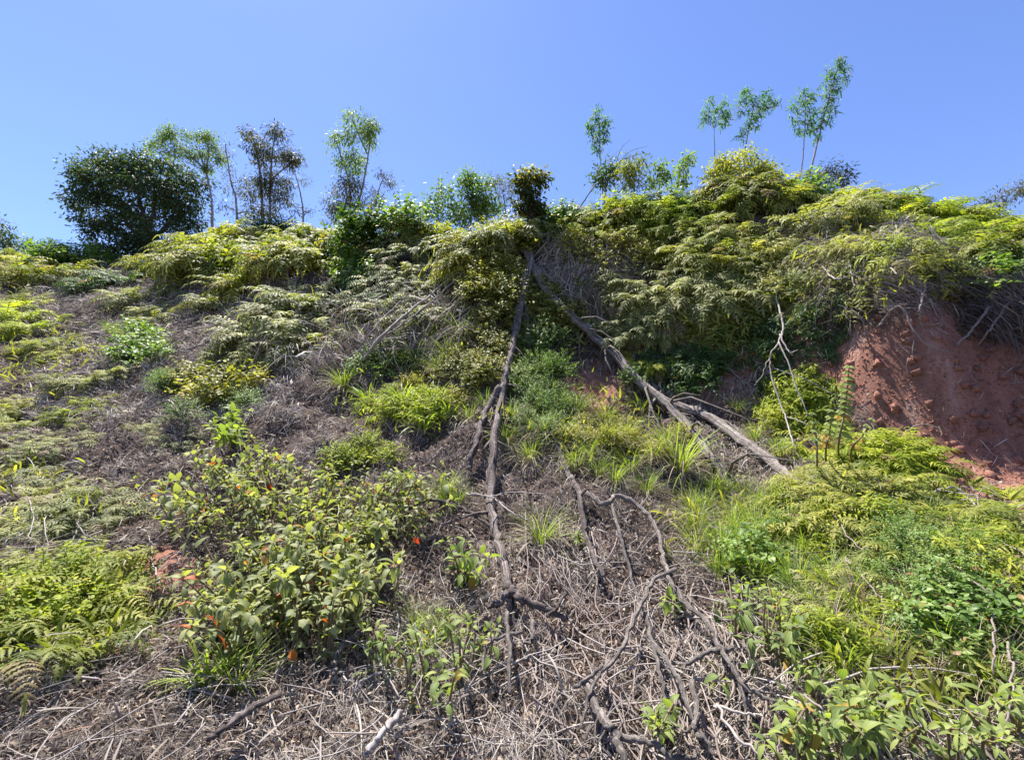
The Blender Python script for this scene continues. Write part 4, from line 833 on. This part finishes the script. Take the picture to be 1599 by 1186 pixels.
# ------------------------------------------------------------------ trees on the skyline
def tree(name, label, d, trunk, blobs, leaf, lsz, mat, tr=.06, trmat='trunk_pale', per=60, dens=1.0, clump=.16, twigs=True, extra=(), cat='tree', group=None, droop=0.0, depthk=.8, narrow=False, hook=0.35, to_ground=True):
    """trunk: picture points from foot to top; blobs: crown lobes (px, py, rx, ry)"""
    T = np.array([pix(p[0], p[1], d+(p[2] if len(p) > 2 else 0)) for p in trunk])
    foot = T[0].copy()
    if to_ground:
        g = hgt(foot[0], foot[1]); foot = np.array([foot[0], foot[1], min(g, foot[2])-.05]); 
        if T[0][2]-foot[2] > .1: T = np.concatenate([[foot], T])
        else: foot = T[0].copy()
    tk = MB(); C = catmull(T, 8); C = wig(C, tr*.12); rad = np.linspace(tr, tr*.3, len(C)); tube(tk, C, rad, 8, .05)
    for e in extra:
        E = np.array([pix(p[0], p[1], d+(p[2] if len(p) > 2 else 0)) for p in e[0]]); E = catmull(E, 6); tube(tk, wig(E, tr*.06), np.linspace(e[1], e[1]*.3, len(E)), 6, .05)
    cr = MB()
    for (bx, by, rx, ry) in blobs:
        wx, wy = rx*d/F, ry*d/F; wz = (wx+wy)/2*depthk; c0 = pix(bx, by, d+rng.normal(0, .25)*wz)
        nc = max(4, int(dens*(wx*wy)/(clump*clump)*(2.3 if per > 10 else 2.0)))
        u = unit(rng.normal(0, 1, (nc, 3)))*rng.uniform(.25, 1, (nc, 1))**.45
        cc = c0+u*np.array([wx, wz, wy])
        ia = np.argmin(np.linalg.norm(C-c0, axis=1)+(C[:, 2] > c0[2])*.6*wy); A0 = C[ia]
        if twigs:
            mid = A0*.45+c0*.55; tube(tk, catmull(np.stack([A0, mid+rng.normal(0, .06*wx, 3), c0]), 4), np.linspace(rad[ia]*.55, rad[ia]*.2, 9), 5)
            for c in cc[::3]:
                s0 = c0+(A0-c0)*rng.uniform(0, .6); tube(tk, np.stack([s0, (s0+c)/2+rng.normal(0, .05*wx, 3), c]), [tr*.13, tr*.09, tr*.04], 3)
        k = int(per*2); n = nc*k
        ce = np.repeat(cc, k, 0); off = rng.normal(0, 1, (n, 3))*clump*np.array([.62, .62, .42]); off[:, 2] -= droop*clump*np.abs(rng.normal(0, 1, n))
        P = ce+off
        D = unit(off+rng.normal(0, .06, (n, 3)))+np.array([0, 0, -hook])+rng.normal(0, .35, (n, 3))
        tone = np.repeat(np.clip(rng.normal(.5, .17, nc), 0, 1), k)+rng.normal(0, .08, n)
        inst(cr, leaf, P, D, np.array([0, 0, 1.])+rng.normal(0, .5, (n, 3)), lsz*rng.uniform(.6, 1.3, n), rnd=np.clip(tone, 0, 1), dead=(rng.random(n) < .03)*.8)
    e = empty(name, Vector(foot)); tag(e, label, cat, group)
    V_, Q_, A_ = tk.arrays(); link('trunk', mkmesh('trunk', V_-foot, Q_, A_, M[trmat]), e)
    if cr.n:
        V_, Q_, A_ = cr.arrays(); link('crown', mkmesh('crown', V_-foot, Q_, A_, M[mat]), e)
    return e
LF = strip(.72, .32, 2, droop=.4, shape='leaf', across=2)
LFN = strip(.8, .19, 2, droop=.5, shape='leaf', across=2)
tree('broad_tree', 'large dark spreading tree on the left skyline', 19, [(235, 405), (232, 380), (225, 340), (215, 300)],
     [(220, 290, 85, 40), (165, 285, 45, 35), (150, 320, 40, 35), (280, 300, 45, 40), (285, 335, 42, 25), (220, 262, 60, 25), (190, 345, 55, 30), (165, 375, 40, 28), (240, 370, 45, 22), (225, 392, 60, 20), (115, 270, 16, 12), (160, 248, 12, 12), (130, 345, 22, 20), (200, 400, 50, 18)],
     LF, .20, 'tree_dark', tr=.18, trmat='bark_dark', per=54, dens=1.1, clump=.34, extra=[([(232, 385), (200, 350), (180, 310)], .1), ([(232, 385), (265, 345), (280, 310)], .1), ([(230, 370), (240, 330), (245, 290)], .09)])
tree('flat_topped_tree', 'slender tree with a pale flat feathery crown beside the dark tree', 17, [(331, 352), (331, 320), (327, 290), (322, 268)],
     [(268, 207, 20, 7), (303, 211, 22, 6), (250, 220, 12, 7), (328, 216, 12, 6), (288, 230, 16, 4), (320, 240, 14, 5), (270, 240, 9, 4), (338, 232, 8, 6), (238, 230, 6, 8), (345, 250, 5, 4), (300, 246, 7, 4), (322, 262, 6, 4)],
     LFN, .14, 'tree_pale', tr=.06, trmat='trunk_pale', per=56, dens=1.2, clump=.17, extra=[([(322, 268), (300, 245), (275, 225)], .04), ([(325, 280), (315, 250), (305, 225)], .04), ([(322, 268), (325, 245), (325, 225)], .03), ([(326, 290), (296, 268), (285, 250)], .025)])
tree('gum_tree', 'gum tree with brownish airy foliage rising out of a green mound on the left', 15, [(421, 355), (422, 300), (425, 240), (430, 210)],
     [(430, 215, 14, 24), (445, 245, 24, 16), (420, 250, 20, 22), (400, 230, 16, 22), (462, 250, 14, 10), (430, 285, 26, 20), (405, 290, 22, 26), (440, 310, 16, 12), (392, 205, 10, 14), (410, 320, 18, 18)],
     LFN, .15, 'tree_gum', tr=.05, per=42, dens=.95, clump=.19, droop=.5, extra=[([(410, 350), (408, 290), (400, 235), (392, 205)], .05), ([(424, 280), (445, 262), (462, 250)], .03)])
tree('gum_tree', 'thin grey gum tree with sparse brown foliage between the pale tree and the mound', 16, [(370, 350), (368, 310), (360, 280), (352, 225)],
     [(365, 300, 18, 20), (355, 325, 14, 14), (362, 265, 12, 20), (352, 232, 7, 16), (385, 330, 12, 14), (375, 285, 10, 10)], LFN, .12, 'tree_gum', tr=.05, per=24, dens=.6, clump=.2, droop=.5)
tree('mound_bush', 'dark green rounded bush at the foot of the gum tree', 14.6, [(415, 380), (415, 355)],
     [(415, 350, 38, 24), (440, 360, 22, 16), (390, 362, 26, 18), (418, 372, 40, 14)], LF, .13, 'tree_dark', tr=.05, per=50, dens=1.1, clump=.22, cat='bush')
tree('slender_tree', 'leaning nearly bare sapling right of the gum tree', 13.5, [(473, 362), (473, 325), (466, 290), (460, 268)],
     [(484, 328, 9, 7), (462, 330, 8, 6), (478, 280, 8, 5), (454, 322, 6, 5)], LFN, .10, 'tree_gum', tr=.035, per=14, dens=1, clump=.14, extra=[([(472, 340), (462, 330), (452, 328)], .012), ([(473, 335), (484, 330), (490, 326)], .012)])
tree('tall_gum_tree', 'tall thin gum tree with drooping tufts at the top, left of centre', 13, [(545, 362), (560, 318), (572, 260), (578, 215), (570, 190)],
     [(550, 178, 10, 12), (568, 190, 16, 12), (578, 205, 14, 14), (528, 212, 16, 10), (540, 205, 12, 8), (550, 240, 20, 12), (535, 245, 12, 8), (556, 255, 12, 12), (582, 188, 8, 8)],
     LFN, .13, 'tree_pale', tr=.035, per=46, dens=.9, clump=.15, droop=1.2, extra=[([(548, 320), (544, 280), (528, 230), (522, 210)], .03), ([(573, 240), (560, 210), (548, 178)], .022)])
tree('gum_tree', 'bushy grey-brown gum tree below the tall thin one', 12.6, [(538, 370), (540, 330), (542, 290)],
     [(540, 290, 20, 18), (525, 310, 14, 16), (555, 310, 16, 18), (540, 325, 18, 14), (527, 340, 12, 12), (560, 290, 12, 10)], LFN, .13, 'tree_gum', tr=.035, per=42, dens=1.0, clump=.18, droop=.4)
tree('gum_tree', 'small thin gum tree right of the tall thin one', 12.6, [(585, 350), (587, 320), (592, 295), (600, 275)],
     [(601, 272, 8, 8), (586, 298, 9, 7), (582, 318, 9, 6), (596, 312, 6, 5), (608, 285, 5, 4)], LFN, .10, 'tree_gum', tr=.03, per=26, dens=1.1, clump=.13, droop=.3)
tree('bowed_bush', 'light green bush arching over on the skyline', 11, [(648, 372), (640, 350), (630, 335)],
     [(628, 340, 20, 10), (615, 350, 8, 12), (648, 333, 14, 8)], LF, .09, 'tree_pale', tr=.03, per=40, dens=1.1, clump=.14, cat='bush')
tree('round_bush', 'round spreading bush on the skyline left of the vine-covered stump', 11.5, [(735, 362), (735, 340), (738, 310)],
     [(725, 315, 40, 18), (690, 322, 26, 16), (755, 310, 26, 16), (745, 285, 16, 8), (725, 278, 20, 8), (700, 300, 20, 10), (765, 330, 24, 14), (672, 330, 10, 8), (760, 288, 10, 8), (720, 338, 50, 12)],
     LF, .12, 'smallleaf', tr=.035, per=40, dens=1.5, clump=.20, cat='bush', extra=[([(738, 330), (730, 300), (725, 280)], .03), ([(738, 325), (750, 300), (760, 285)], .025)])
tree('grey_bush', 'sparse dark grey-green bush between the round bush and the stump', 10.5, [(790, 350), (788, 320), (785, 300)],
     [(785, 295, 16, 12), (775, 285, 8, 8), (795, 310, 14, 12), (798, 288, 7, 7)], LFN, .09, 'tree_gum', tr=.03, per=26, dens=.9, clump=.14, cat='bush')
tree('vine_covered_stump', 'tall stump wrapped in dark vines with orange tips at the crest of the bank', 6.7, [(832, 385), (830, 350), (827, 300), (825, 275)],
     [(822, 286, 15, 13), (829, 308, 18, 15), (831, 332, 18, 15), (834, 356, 16, 14), (845, 278, 9, 6), (812, 276, 6, 6), (842, 376, 16, 8), (816, 318, 9, 9), (838, 392, 12, 8)],
     OV, .055, 'vine_dark', tr=.085, trmat='bark_dark', per=30, dens=1.8, clump=.10, droop=.5, depthk=1.0, cat='stump')
tree('vine_sprig', 'yellow-orange leafy sprig on top of the vine-covered stump', 6.6, [(824, 300), (825, 275), (828, 262)], [(820, 268, 8, 6), (832, 270, 6, 5), (847, 272, 6, 4), (822, 286, 9, 6)], OV, .05, 'vine', tr=.008, per=8, dens=.9, clump=.08, cat='vine', to_ground=False)
# thin feathery saplings on the right
FEATHER = strip(1, .17, 6, droop=1.7, fold=-.2, shape='lance', zig=.6)
def sapling(label, d, trunk, tufts, tr=.02):
    return tree('sapling', label, d, trunk, tufts, FEATHER, .12, 'tree_blue', tr=tr*.8, trmat='trunk_pale', per=5, dens=.85, clump=.045, droop=.2, hook=.0, cat='sapling')
sapling('thin feathery sapling rising alone left of the other right-hand saplings', 8.2, [(942, 350), (941, 300), (937, 240), (935, 175)],
        [(935, 172, 6, 6), (928, 188, 8, 6), (942, 190, 8, 7), (924, 204, 8, 7), (940, 208, 9, 7), (930, 222, 9, 7), (944, 222, 6, 7), (928, 236, 8, 5), (945, 196, 5, 6), (922, 196, 5, 5)])
sapling('short feathery sapling above the left side of the knoll', 8.4, [(1117, 270), (1116, 240), (1115, 200)],
        [(1108, 156, 7, 6), (1118, 168, 8, 6), (1132, 160, 7, 6), (1102, 175, 8, 6), (1125, 180, 8, 6), (1135, 175, 6, 6), (1098, 188, 6, 5), (1112, 188, 8, 5), (1128, 192, 7, 5), (1136, 184, 5, 4)])
sapling('bushy-topped sapling growing from the top of the rounded knoll', 8.2, [(1162, 260), (1165, 225), (1172, 190), (1180, 150)],
        [(1160, 144, 8, 6), (1172, 152, 9, 6), (1195, 148, 9, 6), (1156, 160, 8, 6), (1186, 162, 10, 7), (1203, 158, 7, 6), (1160, 176, 8, 7), (1178, 176, 9, 7), (1196, 172, 8, 6), (1164, 194, 8, 7), (1182, 192, 8, 6), (1160, 210, 6, 5), (1208, 162, 5, 4)])
sapling('shorter of the two close feathery saplings on the right', 8.0, [(1246, 300), (1252, 260), (1256, 210), (1258, 150)],
        [(1254, 142, 7, 6), (1244, 158, 8, 6), (1262, 156, 8, 6), (1240, 172, 8, 6), (1256, 172, 8, 6), (1270, 150, 6, 6), (1242, 188, 8, 6), (1260, 188, 8, 6), (1246, 203, 8, 5), (1264, 202, 7, 5), (1268, 176, 6, 6)])
sapling('tallest feathery sapling, leaning right with a pale speckled stem', 8.0, [(1258, 305), (1270, 250), (1282, 200), (1298, 140), (1313, 92)],
        [(1315, 92, 5, 5), (1308, 104, 8, 6), (1318, 108, 6, 6), (1298, 112, 7, 6), (1305, 122, 9, 6), (1316, 122, 6, 6), (1294, 132, 8, 6), (1306, 140, 8, 7), (1290, 150, 8, 6), (1302, 158, 8, 6), (1288, 168, 8, 6), (1298, 174, 7, 6), (1280, 186, 7, 6), (1292, 190, 6, 5), (1274, 200, 6, 5), (1278, 212, 6, 5)], tr=.026)
tree('dead_sapling', 'leafless twiggy branch on the skyline beside the lone feathery sapling', 7.6, [(945, 300), (960, 262), (975, 248), (1000, 240)], [], LFN, .1, 'tree_gum', tr=.014, trmat='twig_brown', cat='dead branch',
     extra=[([(948, 285), (952, 255), (965, 235)], .006), ([(960, 262), (970, 232), (985, 218)], .006), ([(968, 252), (985, 236), (1012, 228)], .006), ([(945, 292), (970, 262), (985, 248)], .006), ([(975, 248), (1000, 250), (1015, 262)], .005), ([(950, 275), (945, 248), (955, 232)], .005)])
tree('dead_sapling', 'dark bare stick leaning left on the skyline right of the stump', 7.4, [(900, 335), (918, 305), (932, 288), (945, 280)], [], LFN, .1, 'tree_gum', tr=.014, trmat='bark_dark', cat='dead branch')
tree('leafy_sapling', 'bright leafy sapling on the crest left of the knoll', 7.2, [(1068, 320), (1068, 285), (1066, 260)], [(1066, 262, 7, 12), (1062, 285, 9, 8), (1072, 250, 5, 6)], LF, .08, 'tree_pale', tr=.012, per=24, dens=1.2, clump=.09, cat='sapling')
tree('leafy_sapling', 'pale leafy sapling on the crest in the middle of the right bank', 7.2, [(1030, 320), (1030, 285), (1028, 265)], [(1028, 265, 11, 10), (1025, 285, 14, 10), (1036, 280, 8, 8)], LF, .08, 'tree_pale', tr=.012, per=24, dens=1.1, clump=.09, cat='sapling')
tree('leafy_sapling', 'bushy green sapling at the foot of the lone feathery sapling', 7.6, [(945, 330), (946, 290), (945, 270)], [(945, 268, 14, 10), (958, 262, 10, 8), (950, 285, 14, 10), (938, 280, 10, 8)], LF, .08, 'fern_dark', tr=.014, per=30, dens=1.1, clump=.1, cat='sapling')
tree('leafy_sapling', 'golden-green sapling right of the lone feathery sapling', 7.2, [(990, 320), (990, 280), (990, 260)], [(990, 255, 16, 10), (985, 275, 18, 12), (998, 290, 18, 12), (978, 265, 10, 8)], LFN, .10, 'fern', tr=.014, per=34, dens=1.1, clump=.11, cat='sapling')
tree('bush', 'grey-green windswept bush on the right skyline', 7.6, [(1290, 300), (1290, 280)], [(1288, 272, 22, 10), (1272, 282, 14, 8), (1308, 282, 14, 8), (1318, 270, 8, 5)], LFN, .09, 'tree_gum', tr=.02, per=34, dens=1.1, clump=.12, cat='bush')
tree('distant_tree', 'blue-green wispy tree on the skyline near the right edge', 16, [(1562, 345), (1565, 325), (1568, 312)], [(1565, 305, 24, 7), (1545, 315, 14, 5), (1590, 290, 12, 6), (1598, 300, 8, 10), (1555, 325, 10, 4)], LFN, .16, 'tree_gum', tr=.05, per=24, dens=.8, clump=.22)
tree('distant_tree', 'dark rounded tree cut by the left edge on the skyline', 22, [(-10, 400), (-10, 370)], [(-5, 365, 28, 20), (10, 380, 20, 14), (0, 390, 30, 12)], LF, .2, 'tree_dark', tr=.12, trmat='bark_dark', per=46, dens=.9, clump=.35)
tree('distant_tree', 'pale blue-green hedge of trees far off on the left skyline', 30, [(75, 395), (75, 385)], [(60, 386, 22, 6), (95, 388, 22, 6), (35, 390, 14, 6)], LF, .25, 'fern_dark', tr=.1, per=40, dens=.9, clump=.4)
tree('rounded_knoll_bush', 'rounded brown-green bush crowning the knoll on the right skyline', 6.9, [(1155, 330), (1155, 290)],
     [(1155, 255, 36, 16), (1125, 280, 24, 18), (1160, 285, 50, 22), (1195, 270, 22, 20), (1200, 295, 24, 18), (1140, 305, 34, 14)], LF, .07, 'fern', tr=.03, per=52, dens=1.3, clump=.11, cat='bush')
# mast
p = pix(686, 352, 30); q = pix(686, 272, 30); gz = hgt(p[0], p[1]); mb = MB(); mb2 = MB()
hh = q[2]-gz
for dx in (-.09, .09): tube(mb, np.array([[dx, 0, 0], [dx, 0, hh]]), .03, 5)
me0 = empty('radio_mast', Vector((p[0], p[1], float(gz)))); tag(me0, 'thin ladder-like mast standing far behind the skyline left of the round bush', 'mast')
link('pole', mb.mesh('pole', M['bark_dark']), me0)
tube(mb2, np.array([[-.2, 0, 0], [.2, 0, 0]]), .025, 4); rme = mb2.mesh('rung', M['bark_dark'])
for z in np.arange(hh*.55, hh, .32): link('rung', rme, me0, (0, 0, float(z)))

# ------------------------------------------------------------------ ground litter (uncountable)
def sample(n, x0, x1, y0, y1, wfun=None, pw=1.0):
    px = rng.uniform(x0, x1, n*2); py = y0+(y1-y0)*rng.random(n*2)**pw
    if wfun is not None:
        k = rng.random(len(px)) < wfun(px, py); px, py = px[k], py[k]
    px, py = px[:n], py[:n]; P = ground(px, py); return px, py, P
def not_bare(px, py): return 1-.97*ell(px, py, BARE)
ST = [strip(1, wd, 4, droop=dr, shape='blade', across=2) for dr, wd in ((.3, .012), (.9, .022), (1.6, .03), (2.9, .018), (.6, .05), (2.2, .06), (.2, .009))]
def straw(name, label, n, region, size, dist_scale, mat, wf, pw=1.0, lift=.03, width=1.0, flow=0.6):
    mb = MB(); px, py, P = sample(n, *region, wf, pw); n = len(P); N = nrm(P[:, 0], P[:, 1])
    _, _, dd = topix(P)
    down = unit(np.stack([N[:, 0]*N[:, 2], N[:, 1]*N[:, 2], -(N[:, 0]**2+N[:, 1]**2)], -1)+1e-6)
    side = np.cross(N, down)
    # the thatch lies combed: mostly sideways on the left slope, mostly downhill at the centre and right
    f = fbm(P[:, 0]*1.3, P[:, 1]*1.3, 2, 77)*2.4+np.where(px < 420, 1.15, .25)
    ang = f+rng.normal(0, flow, n)
    D = down*np.cos(ang)[:, None]+side*np.sin(ang)[:, None]+N*rng.normal(.10, .22, (n, 1))
    S = size*(1+dist_scale*np.clip(dd-1.6, 0, 14))*rng.uniform(.4, 1.4, n)
    tone = np.clip(.5+.55*fbm(P[:, 0]*2.5, P[:, 1]*2.5, 2, 3)+rng.normal(0, .22, n), 0, 1)
    P = P+N*(rng.random((n, 1))**2*lift*(1+.25*dd[:, None]))
    for q in range(7):
        k = slice(q, n, 7); V_, Q_, A_ = ST[q]; V_ = V_.copy(); V_[:, 0] *= width
        inst(mb, (V_, Q_, A_), P[k]-D[k]*S[k][:, None]*.4, D[k], N[k]+rng.normal(0, .6, (len(P[k]), 3)), S[k], rnd=tone[k], dead=(rng.random(len(P[k])) < .05)*.7)
    o = link(name, mb.mesh(name, M[mat])); tag(o, label, 'straw', kind='stuff')
straw('dead_straw', 'matted grey dead grass and fern stalks covering the bank', 210000, (-200, 1800, 420, 1400), .066, .30, 'straw', lambda x, y: not_bare(x, y)*(1-.45*ell(x, y, GREEN))*(.2+.8*(vnoise(x/30, y/22, 14) > .46)), lift=.045, flow=.8)
straw('dead_straw', 'dead stalks on the bank beyond the left edge', 22000, (-800, -200, 400, 1400), .09, .30, 'straw', lambda x, y: .8+0*x, lift=.06, flow=.8)
straw('dead_straw', 'dead stalks on the bank beyond the right edge', 26000, (1800, 2490, 400, 1400), .09, .30, 'straw', lambda x, y: .8+0*x, lift=.06, flow=.8)
straw('dead_straw', 'coarse pale stalks strewn over the lower bank', 2500, (-200, 1750, 640, 1350), .17, .03, 'straw', lambda x, y: not_bare(x, y)*(1-.3*ell(x, y, GREEN)), lift=.09, width=.8, flow=.9)
straw('dead_straw', 'flattened dead fern stalks on the far left slope', 26000, (40, 470, 425, 660), .13, .12, 'straw', lambda x, y: .9+0*x, lift=.05, width=1.4, flow=.9)
straw('dry_tangle', 'pale grey tangle of dead fern stalks on the right bank', 3000, (1200, 1480, 330, 440), .20, .03, 'straw', lambda x, y: ell(x, y, [(1330, 375, 100, 38), (1230, 400, 40, 40), (1400, 390, 60, 25)]), lift=.06, width=1.0, flow=2.0)
straw('dry_tangle', 'hanging dry brown grass stalks right of the dead trunk top', 3800, (840, 1010, 380, 520), .24, .03, 'straw', lambda x, y: ell(x, y, [(930, 440, 60, 55), (870, 420, 30, 40)]), lift=.08, width=1.0, flow=.6)
straw('dry_tangle', 'fan of thin dead stems under the leaning pale poles', 6000, (400, 760, 430, 620), .34, .03, 'straw', lambda x, y: .7*ell(x, y, [(620, 520, 110, 50), (480, 560, 80, 30)]), lift=.15, width=.9, flow=.6)
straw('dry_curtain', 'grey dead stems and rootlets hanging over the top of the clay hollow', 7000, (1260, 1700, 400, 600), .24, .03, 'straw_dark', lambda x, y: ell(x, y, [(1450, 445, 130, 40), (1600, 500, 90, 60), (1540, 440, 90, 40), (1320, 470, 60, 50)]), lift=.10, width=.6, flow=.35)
# clods on the clay face
mb = MB(); px, py, P = sample(2600, 1260, 1750, 500, 800, lambda x, y: ell(x, y, CLAY)*.9); n = len(P); N = nrm(P[:, 0], P[:, 1])
cv = np.array([[x, y, z] for x in (-1, 1) for y in (-1, 1) for z in (-1, 1)], float)*[.8, 1, .7]+rng.normal(0, .22, (8, 3)); cq = np.array([[0, 1, 3, 2], [4, 6, 7, 5], [0, 4, 5, 1], [2, 3, 7, 6], [0, 2, 6, 4], [1, 5, 7, 3]]); ca = np.tile([1., 0, .5, .5], (8, 1))
inst(mb, (cv, cq, ca), P, rng.normal(0, 1, (n, 3)), rng.normal(0, 1, (n, 3)), rng.uniform(.002, .007, n)+.02*(rng.random(n) > .97))
tag(link('clay_clods', mb.mesh('clay_clods', gm)), 'crumbled clods of red clay stuck on the cut face', 'clay clods', kind='stuff')
# broken curled litter
mb = MB(); px, py, P = sample(120000, -200, 1800, 560, 1400, lambda x, y: not_bare(x, y)*.9); N = nrm(P[:, 0], P[:, 1]); n = len(P)
_, _, dd = topix(P)
inst(mb, strip(1, .45, 3, droop=1.3, shape='leaf', across=2), P+N*(rng.random((n, 1))*.03), rng.normal(0, 1, (n, 3)), N+rng.normal(0, .9, (n, 3)), rng.uniform(.008, .032, n)*(1+.2*np.clip(dd-2.5, 0, 10)), rnd=np.clip(rng.normal(.45, .25, n), 0, 1))
tag(link('leaf_litter', mb.mesh('leaf_litter', M['litter'])), 'crumbled brown leaf litter lying over the soil', 'leaf litter', kind='stuff')
# low green cover between the clumps
mb = MB(); px, py, P = sample(26000, -200, 1800, 330, 1400, lambda x, y: ell(x, y, GREEN)*(.15+.85*(vnoise(x/30, y/22, 4) > .55))); N = nrm(P[:, 0], P[:, 1]); n = len(P); _, _, dd = topix(P)
inst(mb, LAN, P+N*(rng.random((n, 1))*.05*(1+.2*dd[:, None])), N+rng.normal(0, .8, (n, 3)), N+rng.normal(0, .9, (n, 3)), rng.uniform(.05, .13, n)*(1+.12*np.clip(dd-2.5, 0, 10)), rnd=np.clip(.5+.5*fbm(P[:, 0]*2, P[:, 1]*2, 2, 8)+rng.normal(0, .15, n), 0, 1))
tag(link('low_herbs', mb.mesh('low_herbs', M['fern'])), 'low green herbs and seedlings filling the gaps between ferns', 'ground cover', kind='stuff')
# long thin roots and runners trailing downhill
mb = MB(); px, py, P = sample(110, 780, 1260, 800, 1300, lambda x, y: ell(x, y, [(1020, 1020, 190, 190), (860, 900, 80, 120)])*.9)
for x, y in zip(px, py):
    ln = rng.uniform(60, 190); dx = rng.normal(.18, .35); k = 5; t_ = np.linspace(0, 1, k)
    G = ground(x+dx*ln*t_+rng.normal(0, 7, k), y+ln*t_*.9); v = unit(np.array([0, 0, CZ])-G); C = catmull(G+v*(.03+.08*np.sin(np.pi*t_)*rng.random()+.03)[:, None], 4)
    r_ = rng.uniform(.0018, .0052); tube(mb, wig(C, .003), np.linspace(r_, r_*.6, len(C)), 5, .08, rnd=rng.random())
tag(link('trailing_roots', mb.mesh('trailing_roots', M['twig_brown'])), 'thin dead roots and runners trailing down the lower bank', 'roots', kind='stuff')
# thin twigs
mb = MB(); px, py, P = sample(480, -150, 1750, 600, 1350, lambda x, y: not_bare(x, y)*(.25+.75*ell(x, y, [(950, 1050, 330, 160), (650, 1100, 330, 110), (100, 800, 120, 70)]))*(1-.6*ell(x, y, [(460, 830, 200, 110)])))
for p_ in P:
    nn = nrm(p_[0:1], p_[1:2])[0]; a = unit(np.cross(nn, rng.normal(0, 1, 3))); ln = rng.uniform(.12, .55); b_ = np.cross(nn, a)
    t_ = np.linspace(-.5, .5, 6)[:, None]; C = p_+a*t_*ln+b_*(t_**2)*ln*rng.normal(0, .6)+nn*(.02+.05*rng.random()+(.25-t_**2)*ln*.25*rng.random()); r_ = rng.uniform(.0012, .0042)
    tube(mb, wig(C, .006), np.linspace(r_, r_*.5, 6), 4, rnd=rng.random())
    if rng.random() < .5:
        s0 = C[3]; dd_ = unit(a*.8+b_*rng.choice([-1, 1])*.7+nn*.3); tube(mb, np.stack([s0, s0+dd_*ln*.15+nn*.01, s0+dd_*ln*.35]), [r_*.7, r_*.5, r_*.3], 4, rnd=rng.random())
tag(link('fallen_twigs', mb.mesh('fallen_twigs', M['twig_grey'])), 'thin broken twigs scattered over the lower bank', 'twigs', kind='stuff')
print('verts in meshes', sum(len(m.vertices) for m in bpy.data.meshes), 'objects', len(bpy.data.objects))
